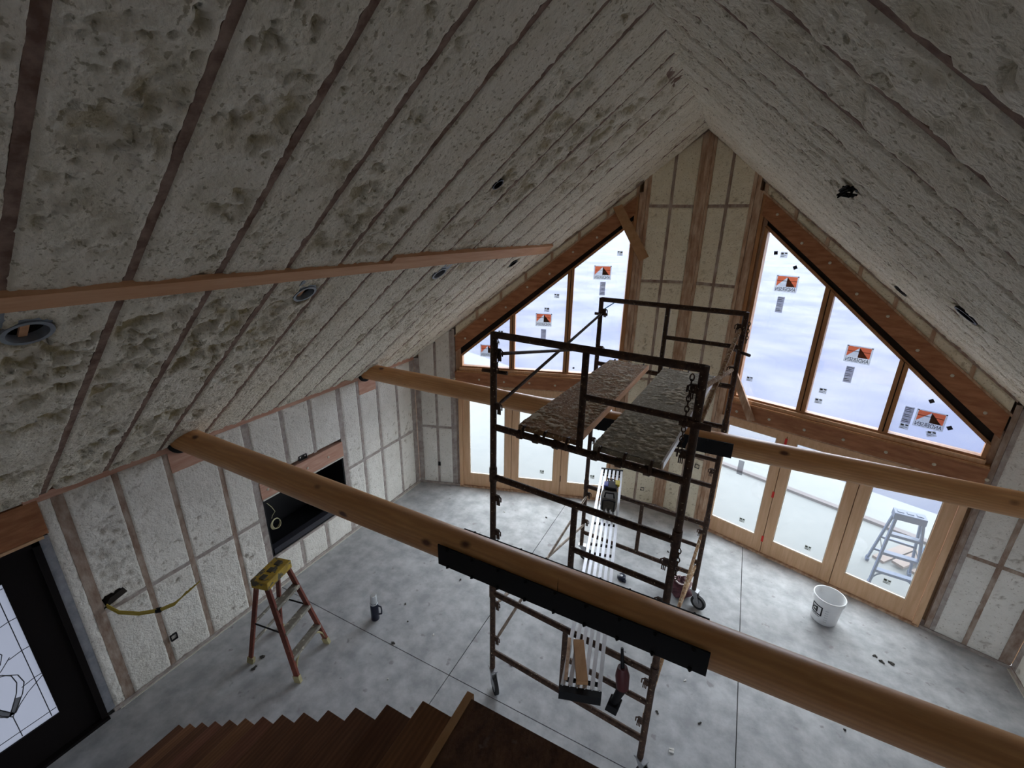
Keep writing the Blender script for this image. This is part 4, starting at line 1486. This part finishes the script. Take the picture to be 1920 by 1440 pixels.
# planks
def plank(cor, z, name, mt, label, seed):
    (nlx, nly), (nrx, nry), (frx, fry), (flx, fly) = cor
    e = empty(name, SC((nlx+frx)/2, (nly+fly)/2, z), label, 'plank')

    def BL(u, v, d):
        # u 0..1 across, v 0..1 along, d up
        t = (nlx*(1-u)+nrx*u)*(1-v)+(flx*(1-u)+frx*u)*v
        b = (nly*(1-u)+nry*u)*(1-v)+(fly*(1-u)+fry*u)*v
        return t, b, z+d
    def MM(u, v, d):
        wl_ = 0.50
        ll = 2.35
        t, b, zz = BL(u/wl_, v/ll, d)
        return (so[0]+t*sa[0]+b*sb[0], so[1]+t*sa[1]+b*sb[1], zz)
    MB().box(MM, 0, 0.5, 0, 2.35, -0.045, -0.004).build('deck_board', mt, e)
    MB().box(MM, 0.496, 0.512, 0.01, 2.34, -0.050, 0.004).build('side_rail_lit_edge', 'aluminium' if seed == 2 else 'fir_board', e)  # rail; on the brown plank its pale colour paints the lit edge
    rg = (lambda U, V: sstep(0.40, 0.55, fbm(U/0.3, V/0.3, 5+seed, 2)))
    ob = foam(MM, 0.0, 0.5, 0.0, 2.35, 0.011, 'foam_overspray', mt, e, 1.0, None, seed, base=0.006)
    me = ob.data
    co = np.empty(len(me.vertices)*3, np.float32)
    me.vertices.foreach_get('co', co)
    co = co.reshape(-1, 3)
    W = co+np.array(e['_o'])
    lx = (W-so)@sa
    ly = (W-so)@sb
    sp = sstep(0.54, 0.62, fbm(lx/0.035+seed, ly/0.028, 77, 3))*sstep(0.25, 0.60, fbm(lx/0.4, ly/0.5+seed, 79, 2)+0.12*(ly/2.3))
    co[:, 2] = z+0.001+0.007*sp+0.0015*(fbm(lx/0.02, ly/0.02, 81, 2)-0.5)-np.array(e['_o'])[2]
    me.vertices.foreach_set('co', co.ravel())
    me.attributes['pit'].data.foreach_set('value', np.clip(sp*0.9, 0, 1).astype(np.float32))
    me.update()
    for u in (0.06, 0.25, 0.44):
        for v, sg in ((0.0, -1), (2.35, 1)):
            m = MB()
            p = [MM(u, v-sg*0.03, -0.01), MM(u, v+sg*0.02, 0.004), MM(u, v+sg*0.05, -0.03), MM(u, v+sg*0.04, -0.09)]
            m.tube(p, 0.012, 6)
            m.build('hook', 'rust_steel', e, smooth=True)
    return e


plank([(0.25, 0.0), (0.77, 0.0), (0.66, 2.32), (0.19, 2.30)], 3.155, 'scaffold_plank', 'plank_brown', 'brown scaffold plank speckled with foam, beside the middle post', 1)
plank([(0.91, 0.0), (1.42, 0.0), (1.40, 2.34), (0.84, 2.33)], 3.155, 'scaffold_plank', 'plank_grey', 'grey green scaffold plank crusted with foam, by the chain side', 2)
# ---- aluminium walk board lying over the low bars
def AP(u, v, d):
    # u across 0..1, v along 0..1
    nl = np.array([1.02, -0.57])
    nr = np.array([1.31, -0.45])
    f_r = np.array([0.34, 2.88])
    f_l = np.array([0.05, 2.78])
    p = (nl*(1-u)+nr*u)*(1-v)+(f_l*(1-u)+f_r*u)*v
    q = SC(p[0], p[1], 1.345+d)
    return (q[0], q[1], q[2])


al = empty('aluminium_walk_board', AP(0.5, 0.5, 0), 'long silver slatted aluminium walk board laid through the scaffold', 'walk board')
for k in range(6):
    a = k/5.0*0.895
    MB().box(AP, a, a+0.105, 0.004, 0.996, -0.035, 0.0).build('slat', 'aluminium', al)
m = MB()
for v in (0.03, 0.30, 0.47, 0.515, 0.63, 0.80, 0.97):
    MB().box(AP, 0.0, 1.0, v-0.004, v+0.004, -0.055, -0.036).build('cross_member', 'tool_black', al)
MB().box(AP, -0.01, 1.01, -0.012, 0.0035, -0.075, 0.006).build('end_cap', 'tool_black', al)
MB().box(AP, -0.01, 1.01, 0.0035, 0.012, -0.060, -0.034).build('end_bracket', 'tool_black', al)
MB().box(AP, -0.01, 1.01, 0.9965, 1.005, -0.075, 0.006).build('end_cap', 'tool_black', al)
m = MB()
for k in range(6):
    u = 0.05+0.18*k
    m.lathe(AP(u, 0.004, 0.006), [(0.008, 0), (0.006, 0.004), (0, 0.005)], 8)
m.build('rivet', 'zinc', al, kind='stuff')

a_, b_ = np.array(SC(0.98, -0.14, 1.37)), np.array(SC(1.16, -0.47, 1.37))
o = MB().bar(a_, b_, 0.088, 0.040).build('wood_offcut', 'edge_board', bevel=0.002)
tag(o, 'short tan wood block lying on the near end of the silver walk board', 'wood block')
o = MB().bar(np.array(SC(1.035, -0.50, 1.365)), np.array(SC(0.905, -0.16, 1.365)), 0.028, 0.036).build('wood_offcut', 'gable_stud')
tag(o, 'thin brown stick under the tan wood block on the walk board', 'wood block')

# ---- foam spray machine / tool bag on far part of the walk board
tb = empty('tool_case', SC(0.42, 1.85, 1.345), 'dark tool case with blue patch and yellow tag on the silver walk board', 'tool case')


def TC(u, v, d):
    p = SC(0.47, 1.95, 1.348)
    al_ = np.array(AP(0.5, 1, 0))-np.array(AP(0.5, 0, 0))
    al_ /= np.linalg.norm(al_)
    ac = np.array([al_[1], -al_[0], 0])
    return tuple(p+ac*u+al_*v+np.array([0, 0, d]))


MB().prism(TC, [(-0.085, -0.16), (0.085, -0.16), (0.105, -0.05), (0.095, 0.09), (-0.095, 0.09), (-0.105, -0.05)], 0.0, 0.17).build('case_body', 'tool_olive', tb, bevel=0.02)
MB().prism(TC, [(-0.075, 0.07), (0.085, 0.07), (0.070, 0.27), (-0.055, 0.27)], 0.0, 0.20).build('motor_housing', 'tool_black', tb, bevel=0.02)
MB().box(TC, -0.088, -0.03, 0.10, 0.22, 0.12, 0.207).build('blue_patch', 'tool_blue', tb, bevel=0.01)
MB().tube([TC(-0.06, -0.10, 0.16), TC(-0.05, -0.08, 0.22), TC(0.05, -0.08, 0.22), TC(0.06, -0.10, 0.16)], 0.012, 8).build('handle', 'tool_black', tb, smooth=True)
MB().tube([TC(-0.07, -0.15, 0.02), TC(-0.075, -0.172, 0.16), TC(0.0, -0.176, 0.18), TC(0.075, -0.172, 0.16), TC(0.07, -0.15, 0.02)], 0.010, 6).build('front_rim', 'tool_black', tb, smooth=True)
for k, sx in enumerate((-0.02, 0.035)):
    MB().tube([TC(sx, 0.25, 0.14), TC(sx-0.03, 0.34, 0.18), TC(sx+0.01, 0.42, 0.12), TC(sx+0.05, 0.36, 0.05)], 0.008, 6).build('hose', 'tool_black', tb, smooth=True)
MB().box(TC, 0.05, 0.11, 0.18, 0.30, 0.17, 0.20).build('tag_label', 'tool_yellow', tb, bevel=0.005)
MB().box(TC, -0.035, -0.015, -0.19, -0.16, 0.0, 0.05).build('front_foot', 'bucket_white', tb)
MB().box(TC, 0.02, 0.04, -0.19, -0.16, 0.0, 0.05).build('front_foot', 'bucket_white', tb)

# ---- cordless driver hung over the low bar
dl = empty('cordless_driver', SC(1.33, 0.03, 1.0), 'dark red and black cordless driver hanging on the low scaffold bar', 'power tool')
h0 = SC(1.33, -0.055, 1.43)
h1 = SC(1.36, -0.085, 1.27)
h2 = SC(1.385, -0.10, 1.07)
h3 = SC(1.335, -0.12, 0.88)
MB().tube([h0, h0*0.6+h1*0.4, h1], [0.012, 0.015, 0.018], 8).build('bit', 'tool_black', dl, smooth=True)
MB().tube([h1, h1*0.6+h2*0.4, h2], [0.040, 0.060, 0.052], 12).build('motor_body', 'tool_red', dl, smooth=True)
MB().tube([h2, h2*0.5+h3*0.5, h3], [0.044, 0.034, 0.036], 10).build('grip', 'tool_black', dl, smooth=True)
MB().obox(h3+np.array([0, 0, -0.03]), sa*0.050, sb*0.055, (0.008, 0, 0.042)).build('battery', 'tool_black', dl, bevel=0.006)
MB().tube([h0+np.array([0, 0, -.03]), SC(1.34, 0.02, 1.325), SC(1.34, 0.045, 1.29)], 0.006, 6).build('belt_hook', 'zinc', dl, smooth=True)

# ================================================================== NEAR STEP LADDER
def step_ladder(feet_front, feet_back, top_c, zt, axis_w, names, label, cat='ladder', nsteps=3, cap=(0.20, 0.36), group=None, rail=0.062):
    """feet_front: two points (step side), feet_back: two points; axis_w unit vector along the width"""
    mt_r, mt_c, mt_s, mt_f, mt_b = names
    fa, fb = [np.array(p, float) for p in feet_front]
    ba, bb = [np.array(p, float) for p in feet_back]
    e = empty('step_ladder', (fa+fb+ba+bb)/4, label, cat)
    tc_ = np.array(top_c, float)
    w_ = np.array(axis_w, float)
    dd = np.cross(w_, (0, 0, 1.0))
    if dd@((fa+fb)/2-(ba+bb)/2) < 0:
        dd = -dd
    zf = (fa[2]+ba[2])/2
    ta, tb_ = tc_-w_*cap[1]*0.40+dd*0.05, tc_+w_*cap[1]*0.40+dd*0.05
    ra, rb = tc_-w_*cap[1]*0.40-dd*0.05, tc_+w_*cap[1]*0.40-dd*0.05
    for p, q in ((fa, ta), (fb, tb_)):
        MB().bar(p+np.array([0, 0, 0.02]), q, 0.028, rail, dd).build('front_rail', mt_r, e, bevel=0.003)
    for p, q in ((ba, ra), (bb, rb)):
        MB().bar(p+np.array([0, 0, 0.02]), q, 0.026, rail*0.75, dd).build('rear_rail', mt_r, e, bevel=0.003)
    for p, q in ((fa, ta), (fb, tb_), (ba, ra), (bb, rb)):
        dq = (q-p)/np.linalg.norm(q-p)
        MB().bar(p-np.array([0, 0, 0.0]), p+dq*0.09, 0.040, rail*1.25, dd).build('foot', mt_f, e, bevel=0.004)
    hgt = zt-zf
    for k in range(nsteps):
        t = (k+1)/(nsteps+1)
        p, q = fa+(ta-fa)*t, fb+(tb_-fb)*t
        MB().bar(p, q, 0.085, 0.018).build('step', mt_s, e, bevel=0.003)
        MB().bar(p+dd*0.040-np.array([0, 0, 0.014]), q+dd*0.040-np.array([0, 0, 0.014]), 0.006, 0.030).build('step_lip', mt_s, e)
        if k < 2:
            p, q = ba+(ra-ba)*t, bb+(rb-bb)*t
            MB().bar(p, q, 0.018, 0.03).build('rear_bar', mt_b, e)
    # spreaders
    for (p, q, r_, s_) in ((fa, ta, ba, ra), (fb, tb_, bb, rb)):
        a = p+(q-p)*0.50
        c = r_+(s_-r_)*0.50
        MB().bar(a, c, 0.006, 0.020).build('spreader', 'tool_black', e)
    # curved lower braces on the step side
    for p, q, o_p, o_q in ((fa, ta, fb, tb_), (fb, tb_, fa, ta)):
        P0 = p+(q-p)*0.08
        P2 = (p+(q-p)*0.25)*0.62+(o_p+(o_q-o_p)*0.25)*0.38
        P1 = p+(q-p)*0.22
        pts = [P0*(1-u)**2+P1*2*u*(1-u)+P2*u*u for u in (0, .25, .5, .75, 1)]
        MB().tube([x+dd*0.02 for x in pts], 0.011, 6).build('corner_brace', mt_f, e, smooth=True)
    # top cap
    c = tc_+np.array([0, 0, 0.0])
    m = MB()
    m.obox(c+np.array([0, 0, 0.0]), w_*cap[1]/2, dd*cap[0]/2, (0, 0, 0.018))
    m.build('top_cap', mt_c, e, bevel=0.008)
    m = MB()
    for sg in (-1, 1):
        m.obox(c+dd*sg*(cap[0]/2-0.008)-np.array([0, 0, 0.045]), w_*cap[1]*0.5, dd*0.007, (0, 0, 0.032))
    for sg in (-1, 1):
        m.obox(c+w_*sg*(cap[1]/2-0.008)-np.array([0, 0, 0.045]), w_*0.007, dd*cap[0]*0.46, (0, 0, 0.032))
    m.build('cap_skirt', mt_c, e, bevel=0.005)
    m = MB()
    for u in (-0.3, 0.0, 0.3):
        m.obox(c+w_*cap[1]*u+np.array([0, 0, 0.019]), w_*0.035, dd*0.03, (0, 0, 0.006))
    m.build('tool_tray', 'tool_olive' if mt_c == 'ladder_yellow' else mt_c, e, bevel=0.004)
    return e


wv_ = np.array([-0.12, 0.49, 0])/hypot(0.12, 0.49)
step_ladder([(1.37, 2.13, 0), (1.26, 2.62, 0)], [(0.70, 2.04, 0), (0.60, 2.50, 0)], (1.03, 2.27, 1.235), 1.235, wv_,
            ('fiberglass_red', 'ladder_yellow', 'ladder_step', 'ladder_foot', 'ladder_step'),
            'short stepladder with dark red rails and yellow spattered top cap on the concrete')
# blue ladder outside
wv2 = np.array([0.41, -0.03, 0])/hypot(0.41, 0.03)
step_ladder([(7.30, 7.04, -0.15), (7.82, 7.00, -0.15)], [(7.40, 7.70, -0.15), (7.90, 7.58, -0.15)], (7.44, 6.93, 1.17), 1.17, wv2,
            ('ladder_blue',)*5, 'blue stepladder standing outside behind the glass door', nsteps=3, cap=(0.16, 0.34))

# lumber and tarp outside
lp = empty('lumber_stack', (8.1, 8.1, -0.15), 'stack of boards with a blue tarp on the terrace outside', 'lumber')
random.seed(11)
for k in range(5):
    a = np.array([7.55+0.22*k, 7.75-0.07*k, -0.13+0.042*(k % 2)])
    MB().bar(a, a+np.array([0.55, 0.62, 0.0]), 0.16, 0.04).build('board', 'lumber', lp)
m = MB()
m.obox((8.50, 7.95, 0.06), (0.30, 0.10, 0), (-0.1, 0.20, 0), (0, 0, 0.12))
m.build('tarp', 'tarp_blue', lp, bevel=0.06)

# ================================================================== FLOOR ITEMS
tf = empty('thermos_flask', (1.514, 3.15, 0), 'dark blue thermos flask with silver cup lid standing on the concrete', 'flask')
fx, fy = 1.514, 3.15
MB().lathe((fx, fy, 0), [(0.046, 0), (0.050, 0.006), (0.050, 0.23), (0.046, 0.25), (0.040, 0.262)], 24).build('body', 'flask_navy', tf, smooth=True)
MB().lathe((fx, fy, 0.262), [(0.041, 0), (0.043, 0.004), (0.039, 0.105), (0.035, 0.112), (0, 0.113)], 24).build('cup_lid', 'flask_silver', tf, smooth=True)
MB().lathe((fx, fy, 0.245), [(0.051, 0), (0.051, 0.012)], 24).build('collar_ring', 'flask_silver', tf, smooth=True)
MB().tube([(fx+0.040, fy+0.02, 0.21), (fx+0.082, fy+0.03, 0.20), (fx+0.088, fy+0.03, 0.15), (fx+0.080, fy+0.03, 0.09), (fx+0.044, fy+0.02, 0.075)], 0.009, 8).build('handle', 'flask_navy', tf, smooth=True)

bk = empty('plastic_bucket', (6.59, 5.84, 0), 'white plastic bucket with a black square mark near the glass doors', 'bucket')
bx, by = 6.585, 5.835
MB().lathe((bx, by, 0), [(0.001, 0.004), (0.135, 0.0), (0.143, 0.01), (0.160, 0.30), (0.172, 0.302), (0.172, 0.345), (0.178, 0.352), (0.176, 0.372), (0.166, 0.374), (0.160, 0.36), (0.132, 0.02), (0.001, 0.018)], 40, cap=False).build('shell', 'bucket_white', bk, smooth=True)


def BK(u, z, d):
    r = 0.143+0.017*(z-0.01)/0.29+d
    # angle 0 faces the camera side; u runs along the circumference
    a0 = atan2(0-by, 4.957-bx)-0.62
    a = a0+u/r
    return (bx+r*cos(a), by+r*sin(a), z)


def bk_patch(poly, name, mt):
    m = MB()
    for (u0, u1, z0, z1) in poly:
        n = max(1, int(abs(u1-u0)/0.012))
        for k in range(n):
            a, b = u0+(u1-u0)*k/n, u0+(u1-u0)*(k+1)/n
            m.box(BK, a, b, z0, z1, 0.0012, 0.0035)
    return m.build(name, mt, bk)


t = 0.014
bk_patch([(-0.07, 0.07, 0.262-t, 0.262), (-0.07, 0.07, 0.125, 0.125+t), (0.07-t, 0.07, 0.125, 0.262), (-0.07, -0.07+t, 0.125, 0.262),
          (-0.040, 0.016, 0.205, 0.223), (-0.040, 0.016, 0.162, 0.180), (-0.004, 0.016, 0.150, 0.235), (-0.07, -0.036, 0.185, 0.202)], 'square_mark', 'ink')
bk_patch([(-0.055, 0.055, 0.105, 0.110)], 'printed_line', 'print_dark')
bk_patch([(0.10, 0.135, 0.06+0.035*k, 0.064+0.035*k) for k in range(6)], 'volume_scale', 'faint_ink')
m = MB()
pts = []
for k in range(17):
    a = -0.3+pi*k/16
    pts.append((bx+0.180*cos(a), by+0.180*sin(a), 0.315-0.02*sin(pi*k/16)))
m.tube(pts, 0.003, 5)
m.build('bail_handle', 'zinc', bk, smooth=True)

tp = empty('tape_measure', (4.10, 5.30, 0), 'small round black tape measure on the floor under the scaffold', 'tape measure')
MB().lathe((4.10, 5.30, 0), [(0.050, 0), (0.060, 0.008), (0.060, 0.045), (0.050, 0.052), (0, 0.052)], 20).build('case', 'flask_navy', tp, smooth=True)
MB().box(IDM, 4.12, 4.175, 5.235, 5.275, 0.0, 0.028).build('mouth', 'flask_navy', tp, bevel=0.004)
MB().lathe((4.10, 5.30, 0.052), [(0.018, 0), (0.012, 0.004), (0, 0.005)], 14).build('painted_highlight', 'bucket_white', tp)  # white disc painted in as the highlight on the dark case

# maroon bag by the far right castor
bg = empty('cloth_bag', (5.0, 5.32, 0), 'crumpled dark maroon bag of plastic wrap beside the far castor', 'bag')


def blob(c, rx, ry, rz, seed, amp=0.18, n=22, m_=14):
    V, F = [], []
    for i in range(m_+1):
        ph = -pi/2+pi*i/m_
        for j in range(n):
            a = 2*pi*j/n
            k = 1+amp*(2*float(vn(np.array([3*cos(a)+seed]), np.array([2*sin(a)+2.2*ph]), seed)[0])-1)
            z = c[2]+rz*sin(ph)*k
            V.append((c[0]+rx*cos(ph)*cos(a)*k, c[1]+ry*cos(ph)*sin(a)*k, max(0.002, z)))
    for i in range(m_):
        for j in range(n):
            F.append((i*n+j, i*n+(j+1) % n, (i+1)*n+(j+1) % n, (i+1)*n+j))
    mb = MB()
    mb.add(V, F)
    return mb


blob((4.86, 5.40, 0.11), 0.155, 0.15, 0.14, 5, 0.25).build('bag_body', 'bag_maroon', bg, smooth=True)
blob((4.955, 5.46, 0.09), 0.09, 0.08, 0.09, 9, 0.35).build('plastic_wrap', 'bag_plastic', bg, smooth=True)
MB().torus((4.86, 5.39, 0.23), 0.09, 0.010, (0.2, 0.1, 1), 24, 6, 0.8).build('bag_rim', 'bag_plastic', bg, smooth=True)

# loose scraps on the floor
random.seed(5)
spots = [(1.94, 2.97, 0.016, 1), (0.75, 2.13, 0.02, 1), (0.80, 2.02, 0.02, 1), (7.12, 5.41, 0.018, 1), (7.20, 5.45, 0.02, 1), (7.05, 5.47, 0.016, 1), (5.08, 3.29, 0.022, 0),
         (4.0, 3.3, 0.012, 1), (6.1, 4.6, 0.012, 1), (2.1, 4.2, 0.012, 1), (2.3, 3.3, 0.010, 0), (5.9, 3.5, 0.014, 0), (4.9, 3.6, 0.012, 1), (4.4, 4.7, 0.02, 1), (3.3, 3.4, 0.02, 1), (1.2, 4.9, 0.012, 0),
         (5.1, 4.1, 0.010, 0), (6.6, 4.3, 0.012, 1), (4.6, 6.2, 0.012, 1), (2.6, 6.1, 0.014, 1), (1.9, 5.9, 0.012, 0), (5.3, 3.7, 0.012, 1), (1.7, 3.5, 0.009, 1), (2.2, 2.6, 0.009, 0), (1.9, 3.3, 0.008, 1)]
for kind_, mt, lab in ((1, 'scrap_dark', 'dark foam and dirt crumbs scattered over the concrete floor'), (0, 'scrap_white', 'white foam crumbs scattered over the concrete floor')):
    mb = MB()
    for (x, y, s_, kd) in spots:
        if kd != kind_:
            continue
        for q in range(2):
            cx, cy_ = x+random.uniform(-1, 1)*s_*1.2*q, y+random.uniform(-1, 1)*s_*1.2*q
            a = random.uniform(0, 3)
            mb.obox((cx, cy_, 0.003+s_*0.18), (s_*cos(a), s_*sin(a), 0), (-s_*0.5*sin(a), s_*0.5*cos(a), 0), (0, 0, s_*0.18+0.002))
    ob = mb.build('floor_crumbs', mt)
    tag(ob, lab, 'debris', kind='stuff')

# ================================================================== window portals (sampling help only: the light is the sky's)
def portal(M, u0, u1, v0, v1):
    c = np.array(M((u0+u1)/2, (v0+v1)/2, -0.30))
    inn = np.array(M(0, 0, 1.0))-np.array(M(0, 0, 0.0))
    ld_ = bpy.data.lights.new('window_portal', 'AREA')
    ld_.shape = 'RECTANGLE'
    ld_.size = u1-u0
    ld_.size_y = v1-v0
    ld_.cycles.is_portal = True
    lo_ = bpy.data.objects.new('window_portal', ld_)
    z = -inn/np.linalg.norm(inn)
    x = np.array(M(1, 0, 0))-np.array(M(0, 0, 0))
    x = x/np.linalg.norm(x)
    y = np.cross(z, x)
    lo_.matrix_world = Matrix(((x[0], y[0], z[0], c[0]), (x[1], y[1], z[1], c[1]), (x[2], y[2], z[2], c[2]), (0, 0, 0, 1)))
    COL.objects.link(lo_)


portal(PL, 0.8, 3.65, 0.0, 5.0)
portal(PR, 0.8, 3.65, 0.0, 5.0)
portal(WL, -0.1, 1.05, 0.0, 2.2)
portal(WB, 4.6, 7.6, 0.85, 2.25)  # portal for the added back window
